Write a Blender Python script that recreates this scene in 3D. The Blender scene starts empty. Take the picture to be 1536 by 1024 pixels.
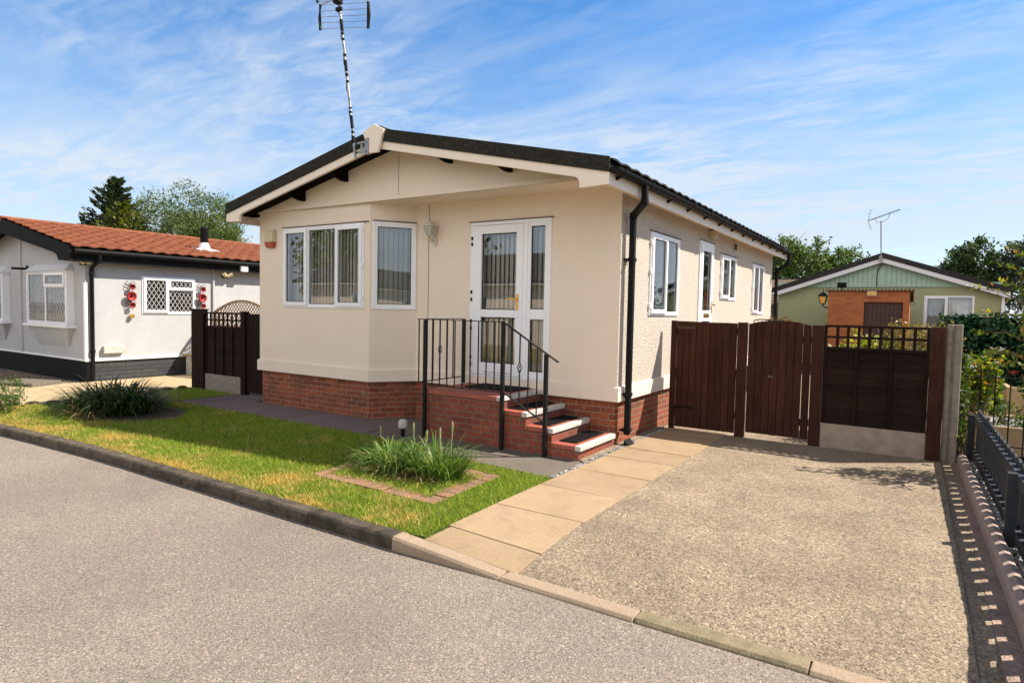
import bpy, math, random
import numpy as np
from mathutils import Vector, Matrix
random.seed(7); RNG = np.random.default_rng(11)
scene = bpy.context.scene
COL = scene.collection
R = math.radians

# ------------------------------------------------------------------ helpers
ORG = {}
def tag(o, label=None, cat=None, group=None, kind=None):
    if label: o['label'] = label
    if cat: o['category'] = cat
    if group: o['group'] = group
    if kind: o['kind'] = kind
    return o
def empty(name, loc, label, cat, group=None):
    o = bpy.data.objects.new(name, None); COL.objects.link(o)
    o.location = loc; o.empty_display_size = .2
    ORG[o.name] = Vector(loc)
    return tag(o, label, cat, group)
def copy_tree(o, offset=None, parent=None):
    c = o.copy(); COL.objects.link(c); c.parent = parent
    ORG[c.name] = ORG.get(o.name, Vector((0, 0, 0)))
    if offset is not None: c.location = Vector(o.location) + Vector(offset)
    for ch in list(o.children): copy_tree(ch, None, c)
    return c
def mesh_np(name, V, F, m, parent=None, smooth=False):
    """V (n,3) world coords, F (k,3|4) indices"""
    me = bpy.data.meshes.new(name)
    V = np.asarray(V, np.float32); F = np.asarray(F, np.int32)
    if parent is not None: V = V - np.array(ORG[parent.name], np.float32)
    k = F.shape[1]
    me.vertices.add(len(V)); me.vertices.foreach_set('co', V.ravel())
    me.loops.add(F.size); me.loops.foreach_set('vertex_index', F.ravel())
    me.polygons.add(len(F)); me.polygons.foreach_set('loop_start', np.arange(0, F.size, k, dtype=np.int32))
    if smooth: me.polygons.foreach_set('use_smooth', np.ones(len(F), bool))
    me.update(calc_edges=True); me.validate()
    me.materials.append(m)
    o = bpy.data.objects.new(name, me); COL.objects.link(o)
    if parent is not None: o.parent = parent; ORG[o.name] = ORG[parent.name]
    else: ORG[o.name] = Vector((0, 0, 0))
    return o
class MB:
    def __init__(s, O=(0, 0, 0), u=(1, 0, 0), n=(0, 1, 0), w=(0, 0, 1)):
        s.V = []; s.F = []; s.frame(O, u, n, w)
    def frame(s, O=(0, 0, 0), u=(1, 0, 0), n=(0, 1, 0), w=(0, 0, 1)):
        s.O = Vector(O); s.u = Vector(u).normalized(); s.n = Vector(n).normalized(); s.w = Vector(w).normalized(); return s
    def P(s, a, b, c): return s.O + s.u * a + s.n * b + s.w * c
    def add(s, pts, faces):
        k = len(s.V); s.V += [s.P(*p) for p in pts]; s.F += [tuple(i + k for i in f) for f in faces]; return s
    def box(s, a0, a1, b0, b1, c0, c1):
        return s.add([(a0, b0, c0), (a1, b0, c0), (a1, b1, c0), (a0, b1, c0), (a0, b0, c1), (a1, b0, c1), (a1, b1, c1), (a0, b1, c1)],
                     [(0, 3, 2, 1), (4, 5, 6, 7), (0, 1, 5, 4), (1, 2, 6, 5), (2, 3, 7, 6), (3, 0, 4, 7)])
    def prism(s, poly, b0, b1, plane='ac'):
        """polygon in (a,c) extruded along b  (or 'ab' extruded along c, 'bc' along a)"""
        n = len(poly)
        def mk(p, d):
            return (p[0], d, p[1]) if plane == 'ac' else ((p[0], p[1], d) if plane == 'ab' else (d, p[0], p[1]))
        pts = [mk(p, b0) for p in poly] + [mk(p, b1) for p in poly]
        fs = [tuple(range(n - 1, -1, -1)), tuple(range(n, 2 * n))] + [(i, (i + 1) % n, n + (i + 1) % n, n + i) for i in range(n)]
        return s.add(pts, fs)
    def quad(s, *p): return s.add(p, [tuple(range(len(p)))])
    def tube(s, pts, r, n=8, cap=True):
        P = [s.P(*p) for p in pts]; k = len(s.V); m = len(P)
        rr = r if isinstance(r, (list, tuple)) else [r] * m
        up = None
        for i, p in enumerate(P):
            t = (P[min(i + 1, m - 1)] - P[max(i - 1, 0)]).normalized()
            if up is None:
                up = Vector((0, 0, 1)) if abs(t.z) < .9 else Vector((1, 0, 0))
            x = t.cross(up).normalized(); y = x.cross(t).normalized(); up = y
            for j in range(n):
                a = 2 * math.pi * j / n
                s.V.append(p + (x * math.cos(a) + y * math.sin(a)) * rr[i])
        for i in range(m - 1):
            for j in range(n):
                s.F.append((k + i * n + j, k + i * n + (j + 1) % n, k + (i + 1) * n + (j + 1) % n, k + (i + 1) * n + j))
        if cap:
            s.F.append(tuple(k + j for j in range(n - 1, -1, -1))); s.F.append(tuple(k + (m - 1) * n + j for j in range(n)))
        return s
    def bar(s, p, q, wd, th):
        """rectangular bar from p to q (frame coords); wd horizontal width, th vertical thickness"""
        A, B = s.P(*p), s.P(*q); t = (B - A).normalized()
        up = Vector((0, 0, 1)) if abs(t.z) < .95 else Vector((0, 1, 0))
        x = t.cross(up).normalized() * wd / 2; y = x.cross(t).normalized() * th / 2
        k = len(s.V)
        for c in (A, B): s.V += [c - x - y, c + x - y, c + x + y, c - x + y]
        s.F += [tuple(k + i for i in f) for f in ((0, 3, 2, 1), (4, 5, 6, 7), (0, 1, 5, 4), (1, 2, 6, 5), (2, 3, 7, 6), (3, 0, 4, 7))]
        return s
    def lathe(s, prof, c=(0, 0, 0), n=16):
        k = len(s.V); m = len(prof)
        for r, z in prof:
            for j in range(n):
                a = 2 * math.pi * j / n
                s.V.append(s.P(c[0] + r * math.cos(a), c[1] + r * math.sin(a), c[2] + z))
        for i in range(m - 1):
            for j in range(n): s.F.append((k + i * n + j, k + i * n + (j + 1) % n, k + (i + 1) * n + (j + 1) % n, k + (i + 1) * n + j))
        s.F.append(tuple(k + j for j in range(n - 1, -1, -1))); s.F.append(tuple(k + (m - 1) * n + j for j in range(n)))
        return s
    def build(s, name, m, parent=None, bevel=0, smooth=False):
        me = bpy.data.meshes.new(name)
        off = ORG[parent.name] if parent is not None else Vector((0, 0, 0))
        me.from_pydata([v - off for v in s.V], [], s.F); me.update()
        import bmesh
        bm = bmesh.new(); bm.from_mesh(me); bmesh.ops.recalc_face_normals(bm, faces=bm.faces); bm.to_mesh(me); bm.free()
        me.materials.append(m)
        if smooth:
            for p in me.polygons: p.use_smooth = True
        o = bpy.data.objects.new(name, me); COL.objects.link(o)
        if parent is not None: o.parent = parent
        ORG[o.name] = off
        if bevel:
            b = o.modifiers.new('bevel', 'BEVEL'); b.width = bevel; b.segments = 2; b.limit_method = 'ANGLE'; b.angle_limit = R(40)
        if smooth:
            try: me.set_sharp_from_angle(angle=R(40))
            except Exception: pass
        return o

# ------------------------------------------------------------------ materials
def nodes(name):
    m = bpy.data.materials.new(name); m.use_nodes = True
    nt = m.node_tree; b = nt.nodes['Principled BSDF']
    return m, nt, b
def N(nt, typ, **kw):
    n = nt.nodes.new(typ)
    for k, v in kw.items():
        if hasattr(n, k): setattr(n, k, v)
        else: n.inputs[k].default_value = v
    return n
def ramp(nt, fac, stops):
    r = nt.nodes.new('ShaderNodeValToRGB'); e = r.color_ramp.elements
    while len(e) < len(stops): e.new(.5)
    for i, (p, c) in enumerate(stops):
        e[i].position = p; e[i].color = (c[0], c[1], c[2], 1) if not isinstance(c, (int, float)) else (c, c, c, 1)
    nt.links.new(fac, r.inputs[0]); return r.outputs[0]
def noise(nt, scale, detail=3, rough=.55, vec=None, dist=0):
    n = nt.nodes.new('ShaderNodeTexNoise'); n.inputs['Scale'].default_value = scale
    n.inputs['Detail'].default_value = detail; n.inputs['Roughness'].default_value = rough; n.inputs['Distortion'].default_value = dist
    nt.links.new(vec if vec is not None else pos(nt), n.inputs['Vector']); return n.outputs['Fac']
def pos(nt):
    g = nt.nodes.get('GEO') or nt.nodes.new('ShaderNodeNewGeometry'); g.name = 'GEO'; return g.outputs['Position']
def mix(nt, fac, a, b, mode='MIX'):
    n = nt.nodes.new('ShaderNodeMix'); n.data_type = 'RGBA'; n.blend_type = mode
    for sock, v in ((n.inputs[0], fac), (n.inputs[6], a), (n.inputs[7], b)):
        if isinstance(v, (int, float)): sock.default_value = v
        elif isinstance(v, tuple): sock.default_value = (*v, 1) if len(v) == 3 else v
        else: nt.links.new(v, sock)
    return n.outputs[2]
def math_(nt, op, a, b=0.0, clamp=False):
    n = nt.nodes.new('ShaderNodeMath'); n.operation = op; n.use_clamp = clamp
    for i, v in enumerate((a, b)):
        if isinstance(v, (int, float)): n.inputs[i].default_value = v
        else: nt.links.new(v, n.inputs[i])
    return n.outputs[0]
def bump(nt, b, h, strength=.3, dist=.01):
    n = nt.nodes.new('ShaderNodeBump'); n.inputs['Strength'].default_value = strength; n.inputs['Distance'].default_value = dist
    nt.links.new(h, n.inputs['Height']); nt.links.new(n.outputs[0], b.inputs['Normal'])
def mat(name, c, c2=None, scale=8, rough=.6, bs=0, bstr=.3, bdist=.004, spec=.5, metal=0, speck=None):
    m, nt, b = nodes(name)
    col = c
    if c2 is not None:
        f = ramp(nt, noise(nt, scale, 5, .6), [(.32, 0), (.68, 1)])
        col = mix(nt, f, c, c2)
    if speck:
        sc, thr, sc_col = speck
        f = ramp(nt, noise(nt, sc, 2, .5), [(thr, 0), (min(thr + .06, 1), 1)])
        col = mix(nt, f, col, sc_col)
    if isinstance(col, tuple): b.inputs['Base Color'].default_value = (*col, 1)
    else: nt.links.new(col, b.inputs['Base Color'])
    b.inputs['Roughness'].default_value = rough; b.inputs['Specular IOR Level'].default_value = spec; b.inputs['Metallic'].default_value = metal
    if bs: bump(nt, b, noise(nt, bs, 3, .6), bstr, bdist)
    return m
def brickmat(name, c1, c2, mortar, bw=.225, rh=.075, ms=.008, dirt=None, bstr=.6, rough=.85):
    m, nt, b = nodes(name)
    p = pos(nt); g = nt.nodes['GEO']
    cr = nt.nodes.new('ShaderNodeVectorMath'); cr.operation = 'CROSS_PRODUCT'; nt.links.new(g.outputs['True Normal'], cr.inputs[0]); cr.inputs[1].default_value = (0, 0, 1)
    nm = nt.nodes.new('ShaderNodeVectorMath'); nm.operation = 'NORMALIZE'; nt.links.new(cr.outputs[0], nm.inputs[0])
    dt = nt.nodes.new('ShaderNodeVectorMath'); dt.operation = 'DOT_PRODUCT'; nt.links.new(nm.outputs[0], dt.inputs[0]); nt.links.new(p, dt.inputs[1])
    sp = nt.nodes.new('ShaderNodeSeparateXYZ'); nt.links.new(p, sp.inputs[0])
    cb = nt.nodes.new('ShaderNodeCombineXYZ'); nt.links.new(dt.outputs['Value'], cb.inputs[0]); nt.links.new(sp.outputs[2], cb.inputs[1])
    br = nt.nodes.new('ShaderNodeTexBrick'); nt.links.new(cb.outputs[0], br.inputs['Vector'])
    br.inputs['Scale'].default_value = 1; br.inputs['Brick Width'].default_value = bw; br.inputs['Row Height'].default_value = rh
    br.inputs['Mortar Size'].default_value = ms; br.inputs['Mortar Smooth'].default_value = .25; br.inputs['Bias'].default_value = -.1
    br.inputs['Color1'].default_value = (*c1, 1); br.inputs['Color2'].default_value = (*c2, 1); br.inputs['Mortar'].default_value = (*mortar, 1)
    f = ramp(nt, noise(nt, 30, 4, .65), [(.3, .62), (.7, 1.25)])
    col = mix(nt, 1.0, br.outputs['Color'], f, 'MULTIPLY')
    f2 = ramp(nt, noise(nt, 2.2, 4, .6), [(.45, 0), (.7, 1)])
    if dirt: col = mix(nt, math_(nt, 'MULTIPLY', f2, .55), col, dirt)
    nt.links.new(col, b.inputs['Base Color']); b.inputs['Roughness'].default_value = rough
    h = math_(nt, 'ADD', math_(nt, 'MULTIPLY', br.outputs['Fac'], -1.0), math_(nt, 'MULTIPLY', noise(nt, 60, 3), .35))
    bump(nt, b, h, bstr, .006)
    return m
def leafmat(name, stops, trans=.35, rough=.5):
    m, nt, b = nodes(name)
    g = nt.nodes.new('ShaderNodeNewGeometry'); g.name = 'GEO'
    col = ramp(nt, g.outputs['Random Per Island'], stops)
    nt.links.new(col, b.inputs['Base Color']); b.inputs['Roughness'].default_value = rough; b.inputs['Specular IOR Level'].default_value = .35
    tr = nt.nodes.new('ShaderNodeBsdfTranslucent'); nt.links.new(mix(nt, 1.0, col, (1.25, 1.3, .6), 'MULTIPLY'), tr.inputs['Color'])
    mx = nt.nodes.new('ShaderNodeMixShader'); mx.inputs[0].default_value = trans
    nt.links.new(b.outputs[0], mx.inputs[1]); nt.links.new(tr.outputs[0], mx.inputs[2])
    nt.links.new(mx.outputs[0], nt.nodes['Material Output'].inputs['Surface'])
    return m
def glassmat(name, refl=1.0, tint=(.93, .95, .95)):
    m, nt, b = nodes(name); nt.nodes.remove(b)
    t = nt.nodes.new('ShaderNodeBsdfTransparent'); t.inputs[0].default_value = (*tint, 1)
    g = nt.nodes.new('ShaderNodeBsdfGlossy'); g.inputs['Roughness'].default_value = .012; g.inputs['Color'].default_value = (.95, .97, 1, 1)
    f = nt.nodes.new('ShaderNodeFresnel'); f.inputs[0].default_value = 1.75
    nz = nt.nodes.new('ShaderNodeBump'); nz.inputs['Strength'].default_value = .035; nz.inputs['Distance'].default_value = .03
    nt.links.new(noise(nt, 1.6, 1), nz.inputs['Height']); nt.links.new(nz.outputs[0], g.inputs['Normal'])
    mm = math_(nt, 'ADD', math_(nt, 'MULTIPLY', f.outputs[0], 1.1 * refl), .085 * refl, True)
    mx = nt.nodes.new('ShaderNodeMixShader'); nt.links.new(mm, mx.inputs[0])
    nt.links.new(t.outputs[0], mx.inputs[1]); nt.links.new(g.outputs[0], mx.inputs[2])
    nt.links.new(mx.outputs[0], nt.nodes['Material Output'].inputs['Surface'])
    return m

M = {}
M['render'] = mat('cream_render', (.88, .745, .61), (.85, .71, .575), 3, .9, 100, .8, .010)
M['pebble'] = mat('cream_pebbledash', (.72, .635, .545), (.56, .485, .41), 42, .92, 60, 1.0, .022, speck=(58, .56, (.27, .215, .17)))  # dark specks paint in the small shadows between the pebbles
M['trim'] = mat('cream_paint', (.88, .76, .63), (.84, .72, .59), 6, .55, 60, .08)
M['upvc'] = mat('white_upvc', (.88, .88, .90), (.86, .86, .88), 5, .35)
M['upvc_old'] = mat('white_paint_worn', (.66, .63, .57), (.42, .38, .33), 16, .8, 60, .4, speck=(45, .64, (.22, .19, .16)))
M['black'] = mat('black_plastic', (.007, .007, .008), (.012, .012, .013), 12, .6, 50, .1, spec=.12)
M['iron'] = mat('black_iron', (.006, .006, .007), (.011, .010, .010), 40, .5, 90, .15, spec=.25)
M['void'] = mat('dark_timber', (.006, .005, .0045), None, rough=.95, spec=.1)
M['felt'] = mat('dark_roof_felt', (.018, .017, .015), (.042, .039, .030), 16, .95, 60, .5, spec=.15, speck=(38, .69, (.22, .21, .19)))
M['tile_dark'] = mat('dark_roof_tile', (.030, .028, .027), (.052, .049, .045), 10, .9, 60, .5, spec=.15)
M['brick'] = brickmat('red_brick', (.34, .078, .030), (.16, .038, .020), (.30, .19, .115), dirt=(.10, .055, .032))
M['brick_step'] = brickmat('red_step_brick', (.30, .064, .034), (.17, .042, .026), (.20, .125, .085), dirt=(.085, .05, .036))
M['brick_orange'] = brickmat('orange_brick', (.46, .135, .038), (.34, .090, .030), (.36, .18, .085), ms=.007)
M['brick_grey'] = brickmat('grey_painted_brick', (.050, .052, .057), (.032, .033, .037), (.018, .018, .02), bw=.34, rh=.085, ms=.008)
M['redpaint'] = mat('red_step_paint', (.40, .095, .055), (.27, .075, .05), 14, .6, 70, .3)
M['blackpaint'] = mat('black_masonry_paint', (.007, .007, .008), (.012, .012, .012), 8, .75, 40, .2, spec=.15)
M['rubber'] = mat('black_rubber', (.010, .009, .009), (.022, .018, .017), 60, .9, 120, .5, spec=.1)
M['brass'] = mat('brass', (.75, .47, .12), None, rough=.28, metal=1)
M['steel'] = mat('galvanised_steel', (.40, .40, .41), (.28, .28, .29), 30, .45, metal=.8)
M['alu'] = mat('dull_aluminium', (.35, .35, .36), (.22, .22, .23), 50, .45, metal=.7)
M['blind'] = mat('blind_fabric', (.80, .77, .68), (.74, .71, .62), 20, .9)
M['curtain'] = mat('net_curtain', (.72, .72, .70), (.55, .55, .52), 7, .95)
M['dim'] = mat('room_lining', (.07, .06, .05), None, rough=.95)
M['glass'] = glassmat('window_glass')
M['lead'] = mat('lead_strip', (.62, .62, .62), None, rough=.5)
M['whitewall'] = mat('white_render', (.485, .485, .495), (.44, .44, .45), 4, .9, 60, .6, .012)
M['redtile'] = mat('red_roof_tile', (.30, .108, .052), (.185, .064, .036), 7, .9, 50, .4, spec=.15, speck=(24, .60, (.10, .036, .026)))
M['sage'] = mat('sage_green_render', (.37, .385, .215), (.335, .35, .19), 3, .9, 90, .3)
M['mint'] = mat('mint_cladding', (.40, .54, .42), (.36, .50, .385), 5, .6)
M['fasciawhite'] = mat('white_bargeboard', (.76, .74, .74), None, rough=.5)
def woodmat(name, c1, c2, rough=.78, spec=.12):
    m, nt, b = nodes(name)
    mp = nt.nodes.new('ShaderNodeMapping'); mp.inputs['Scale'].default_value = (70, 70, 3.5); nt.links.new(pos(nt), mp.inputs[0])
    gr = noise(nt, 1.0, 5, .65, mp.outputs[0], .6)
    isl = ramp(nt, nt.nodes['GEO'].outputs['Random Per Island'], [(0, .72), (1, 1.22)])
    col = mix(nt, ramp(nt, gr, [(.3, 0), (.7, 1)]), c1, c2)
    fade = ramp(nt, noise(nt, 1.6, 4, .6), [(.35, .8), (.7, 1.35)])
    col = mix(nt, 1.0, mix(nt, 1.0, col, isl, 'MULTIPLY'), fade, 'MULTIPLY')
    nt.links.new(col, b.inputs['Base Color']); b.inputs['Roughness'].default_value = rough; b.inputs['Specular IOR Level'].default_value = spec
    bump(nt, b, gr, .5, .004)
    return m
M['wood'] = woodmat('dark_stained_wood', (.070, .027, .0165), (.030, .0115, .0078))
M['wood_old'] = woodmat('dark_fence_wood', (.022, .0105, .0075), (.010, .0050, .0040))
M['palewood'] = mat('pale_timber', (.50, .35, .19), (.38, .25, .13), 9, .7, 30, .3)
M['trelliswood'] = mat('tan_trellis_timber', (.33, .21, .12), (.24, .15, .09), 9, .7, 30, .3)
M['conc_post'] = mat('concrete_post', (.30, .255, .205), (.20, .165, .13), 14, .9, 70, .5, speck=(50, .66, (.16, .14, .12)))
M['gravelboard'] = mat('concrete_gravelboard', (.36, .285, .22), (.25, .195, .15), 8, .9, 60, .4)
M['fencegrey'] = mat('dark_grey_composite', (.030, .034, .041), (.042, .046, .054), 20, .6, 60, .15, spec=.3)
M['stone'] = mat('gravel_stone', (.42, .42, .43), (.62, .60, .58), 26, .85, 60, .4)
M['tanstone'] = mat('tan_gravel', (.42, .32, .21), (.30, .22, .15), 20, .9)
M['soil'] = mat('soil', (.060, .040, .026), (.10, .07, .045), 14, .95, 40, .8, .02)
M['leadgrey'] = mat('white_flashing', (.75, .75, .76), None, rough=.5)

# asphalt: pale, worn, grit of different stones
def aggregate(name, base, base2, stops, scale, patch=.8, bstr=.5, bdist=.004, stain=None, fine=.5, island=0, mott=0):
    m, nt, b = nodes(name)
    v = nt.nodes.new('ShaderNodeTexVoronoi'); v.inputs['Scale'].default_value = scale; v.inputs['Randomness'].default_value = 1
    nt.links.new(pos(nt), v.inputs['Vector'])
    sp = nt.nodes.new('ShaderNodeSeparateColor'); nt.links.new(v.outputs['Color'], sp.inputs[0])
    stones = ramp(nt, sp.outputs[0], stops)
    big = ramp(nt, noise(nt, patch, 6, .62), [(.3, 0), (.7, 1)])
    basec = mix(nt, big, base, base2)
    f = ramp(nt, noise(nt, scale * .55, 3, .6), [(.35, .15), (.65, .95)])
    col = mix(nt, math_(nt, 'MULTIPLY', f, fine), basec, mix(nt, 1.0, basec, stones, 'MULTIPLY'))
    if stain:
        sc, lo, hi, c, amt = stain
        s = ramp(nt, noise(nt, sc, 6, .68), [(lo, 0), (hi, 1)])
        col = mix(nt, math_(nt, 'MULTIPLY', s, amt), col, c)
    if mott:
        mo = ramp(nt, noise(nt, 48, 5, .75), [(.34, 1 - mott), (.66, 1 + mott * .8)])
        col = mix(nt, 1.0, col, mo, 'MULTIPLY')
    if island:
        iv_ = ramp(nt, nt.nodes['GEO'].outputs['Random Per Island'], [(0, 1 - island), (1, 1 + island * .6)])
        col = mix(nt, 1.0, col, iv_, 'MULTIPLY')
    nt.links.new(col, b.inputs['Base Color']); b.inputs['Roughness'].default_value = .88; b.inputs['Specular IOR Level'].default_value = .3
    h = math_(nt, 'ADD', v.outputs['Distance'], math_(nt, 'MULTIPLY', noise(nt, scale * 2, 2), .6))
    bump(nt, b, h, bstr, bdist)
    return m, nt, b
M['road'] = aggregate('worn_asphalt', (.195, .166, .143), (.255, .218, .187), [(0, (.14, .14, .14)), (.3, (.75, .74, .74)), (.6, (1.05, 1.0, .96)), (.85, (1.45, 1.38, 1.28)), (1, (2.6, 2.5, 2.35))], 150, .55, .5, .003, (.8, .52, .74, (.15, .13, .115), .5), 1.0, mott=.14)[0]
M['drive'] = aggregate('exposed_aggregate_concrete', (.225, .172, .125), (.40, .318, .228), [(0, (.16, .14, .13)), (.25, (.55, .51, .48)), (.6, (1.05, 1.03, 1.0)), (.9, (1.3, 1.28, 1.2)), (1, (2.2, 2.15, 2.0))], 120, 1.6, .5, .004, (3.2, .44, .64, (.145, .110, .085), .58), 1.0, mott=.55)[0]
M['slab'] = aggregate('tan_paving_slab', (.335, .235, .145), (.385, .275, .175), [(0, (.8, .78, .75)), (.5, (1, 1, 1)), (1, (1.15, 1.14, 1.1))], 150, 1.3, .2, .002, (4.0, .50, .70, (.23, .165, .11), .55), .9, island=.16, mott=.10)[0]
M['slab_pink'] = aggregate('purple_grey_slab', (.165, .122, .118), (.205, .152, .145), [(0, (.75, .75, .75)), (.5, (1, 1, 1)), (1, (1.2, 1.18, 1.15))], 110, 1.3, .25, .003, (2.5, .55, .75, (.11, .085, .08), .6), .8, island=.12, mott=.15)[0]
M['tarmac'] = aggregate('dark_concrete_apron', (.13, .110, .092), (.18, .15, .12), [(0, (.5, .5, .5)), (.5, (1, 1, 1)), (1, (1.5, 1.45, 1.4))], 90, 1.0, .5, .005, (2.0, .5, .7, (.11, .095, .08), .6), 1.0)[0]
M['kerb'] = aggregate('weathered_kerb', (.080, .062, .046), (.135, .108, .08), [(0, (.5, .5, .5)), (.5, (1, 1, 1)), (1, (1.5, 1.45, 1.4))], 95, 2.5, .5, .006, (7, .45, .62, (.036, .03, .023), .8), 1.0, island=.2, mott=.3)[0]
M['kerb_pale'] = aggregate('pale_kerb', (.315, .235, .165), (.36, .275, .20), [(0, (.7, .7, .7)), (.5, (1, 1, 1)), (1, (1.25, 1.2, 1.15))], 120, 2.5, .4, .004, (4, .55, .75, (.22, .18, .14), .6), .9)[0]
M['kerb_moss'] = aggregate('mossy_kerb', (.225, .185, .115), (.285, .23, .15), [(0, (.6, .6, .6)), (.5, (1, 1, 1)), (1, (1.3, 1.25, 1.2))], 120, 2.5, .4, .004, (6, .45, .7, (.12, .105, .06), .7), .9)[0]
M['yardconc'] = aggregate('yellowish_concrete', (.40, .30, .175), (.47, .36, .22), [(0, (.75, .75, .75)), (.5, (1, 1, 1)), (1, (1.2, 1.2, 1.2))], 70, .8, .3, .004, (1.4, .52, .72, (.33, .25, .16), .6), .8)[0]
M['pinkearth'] = aggregate('pinkish_gritty_ground', (.30, .205, .165), (.38, .27, .215), [(0, (.5, .5, .5)), (.5, (1, 1, 1)), (1, (1.5, 1.45, 1.4))], 80, 1.5, .7, .008, (4, .5, .7, (.12, .09, .075), .6), 1.0)[0]
M['edging'] = aggregate('reddish_concrete_edging', (.34, .25, .21), (.42, .32, .275), [(0, (.7, .7, .7)), (.5, (1, 1, 1)), (1, (1.25, 1.2, 1.15))], 120, 3, .3, .004, (6, .5, .7, (.18, .14, .12), .5), .8)[0]
M['brickbed'] = aggregate('worn_brick_edging', (.33, .17, .095), (.24, .145, .09), [(0, (.6, .6, .6)), (.5, (1, 1, 1)), (1, (1.3, 1.25, 1.2))], 90, 6, .5, .006, (7, .48, .64, (.15, .115, .09), .75), .9)[0]

def grassmat(name, blades=True):
    m, nt, b = nodes(name)
    p = pos(nt)
    sp = nt.nodes.new('ShaderNodeSeparateXYZ'); nt.links.new(p, sp.inputs[0])
    # straw patches: the dry strip along the kerb and noise-shaped patches elsewhere
    edge = math_(nt, 'MULTIPLY', math_(nt, 'SUBTRACT', -2.72, sp.outputs[1]), .42, True)
    n1 = math_(nt, 'MULTIPLY', math_(nt, 'SUBTRACT', noise(nt, 1.7, 4, .6), .5), 2.4)
    n2 = math_(nt, 'MULTIPLY', math_(nt, 'SUBTRACT', noise(nt, 7, 3, .6), .5), 1.3)
    far = math_(nt, 'MULTIPLY', math_(nt, 'ADD', sp.outputs[0], .9), .35, True)
    dry = math_(nt, 'SUBTRACT', math_(nt, 'ADD', math_(nt, 'ADD', edge, n1), n2), far, True)
    if blades:
        g = nt.nodes['GEO']
        rnd = g.outputs['Random Per Island']
        green = ramp(nt, rnd, [(0, (.085, .17, .014)), (.5, (.26, .37, .028)), (.85, (.42, .49, .05)), (1, (.58, .52, .12))])
        straw = ramp(nt, rnd, [(0, (.38, .27, .04)), (.4, (.62, .43, .085)), (1, (.80, .60, .2))])
        f = math_(nt, 'GREATER_THAN', math_(nt, 'ADD', dry, math_(nt, 'MULTIPLY', rnd, .62)), .70)
        # random per island feeds two ramps, so shift it through a second hash
        col = mix(nt, f, green, straw)
    else:
        col = mix(nt, dry, (.075, .105, .016), (.27, .19, .06))
    nt.links.new(col, b.inputs['Base Color']); b.inputs['Roughness'].default_value = .6; b.inputs['Specular IOR Level'].default_value = .25
    if blades:
        tr = nt.nodes.new('ShaderNodeBsdfTranslucent'); nt.links.new(col, tr.inputs['Color'])
        mx = nt.nodes.new('ShaderNodeMixShader'); mx.inputs[0].default_value = .38
        nt.links.new(b.outputs[0], mx.inputs[1]); nt.links.new(tr.outputs[0], mx.inputs[2])
        nt.links.new(mx.outputs[0], nt.nodes['Material Output'].inputs['Surface'])
    else:
        bump(nt, b, noise(nt, 70, 3), .8, .02)
    return m
M['turf'] = grassmat('turf_ground', False)
M['grass'] = grassmat('grass_blades', True)
G_ = lambda *a: [(p, c) for p, c in a]
M['leaf_mid'] = leafmat('mid_green_leaves', G_((0, (.036, .072, .016)), (.5, (.085, .140, .028)), (1, (.18, .23, .06))))
M['leaf_dark'] = leafmat('dark_green_leaves', G_((0, (.024, .048, .016)), (.6, (.055, .095, .028)), (1, (.12, .16, .05))), .25)
M['leaf_blue'] = leafmat('grey_green_leaves', G_((0, (.035, .055, .036)), (.6, (.062, .085, .058)), (1, (.11, .14, .095))), .25)
M['leaf_willow'] = leafmat('pale_green_leaves', G_((0, (.05, .082, .02)), (.5, (.10, .145, .036)), (1, (.19, .235, .075))))
M['needle'] = leafmat('conifer_needles', G_((0, (.022, .040, .018)), (.6, (.045, .07, .03)), (1, (.09, .115, .05))), .12)
M['needle_gold'] = leafmat('yellow_green_needles', G_((0, (.06, .075, .010)), (.5, (.13, .145, .016)), (1, (.24, .235, .035))), .25)
M['lily'] = leafmat('lily_blades', G_((0, (.045, .10, .016)), (.5, (.10, .19, .03)), (.9, (.20, .28, .07)), (1, (.36, .30, .12))), .35, .4)
M['lily_dark'] = leafmat('dark_lily_blades', G_((0, (.016, .036, .008)), (.6, (.036, .07, .014)), (.94, (.075, .11, .025)), (1, (.30, .22, .12))), .3, .4)
M['straw'] = leafmat('dry_straw', G_((0, (.22, .13, .06)), (.5, (.36, .24, .12)), (1, (.50, .37, .2))), .2)
M['ivy'] = leafmat('ivy_leaves', G_((0, (.008, .035, .016)), (.6, (.018, .075, .032)), (1, (.06, .15, .06))), .12, .35)
M['rose_leaf'] = leafmat('rose_leaves', G_((0, (.04, .08, .014)), (.45, (.10, .16, .022)), (.75, (.26, .28, .03)), (.9, (.42, .33, .03)), (1, (.42, .14, .04))), .45, .4)
M['hydrangea'] = leafmat('garden_leaves', G_((0, (.035, .075, .014)), (.6, (.08, .13, .022)), (1, (.17, .22, .05))), .35)
M['lime'] = leafmat('lime_leaves', G_((0, (.12, .16, .02)), (.5, (.26, .31, .03)), (1, (.42, .43, .06))), .4)
M['bronze'] = leafmat('bronze_leaves', G_((0, (.14, .085, .03)), (.5, (.26, .18, .06)), (.8, (.34, .28, .10)), (1, (.18, .19, .06))), .3)
M['petal_white'] = mat('white_petals', (.85, .83, .80), None, rough=.6)
M['petal_red'] = mat('red_petals', (.36, .022, .016), (.24, .014, .012), 20, .5)
M['bark'] = mat('bark', (.10, .075, .055), (.06, .045, .035), 12, .95, 25, .8, .03)
M['sepia'] = mat('brown_stem', (.16, .10, .06), None, rough=.8)

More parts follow.
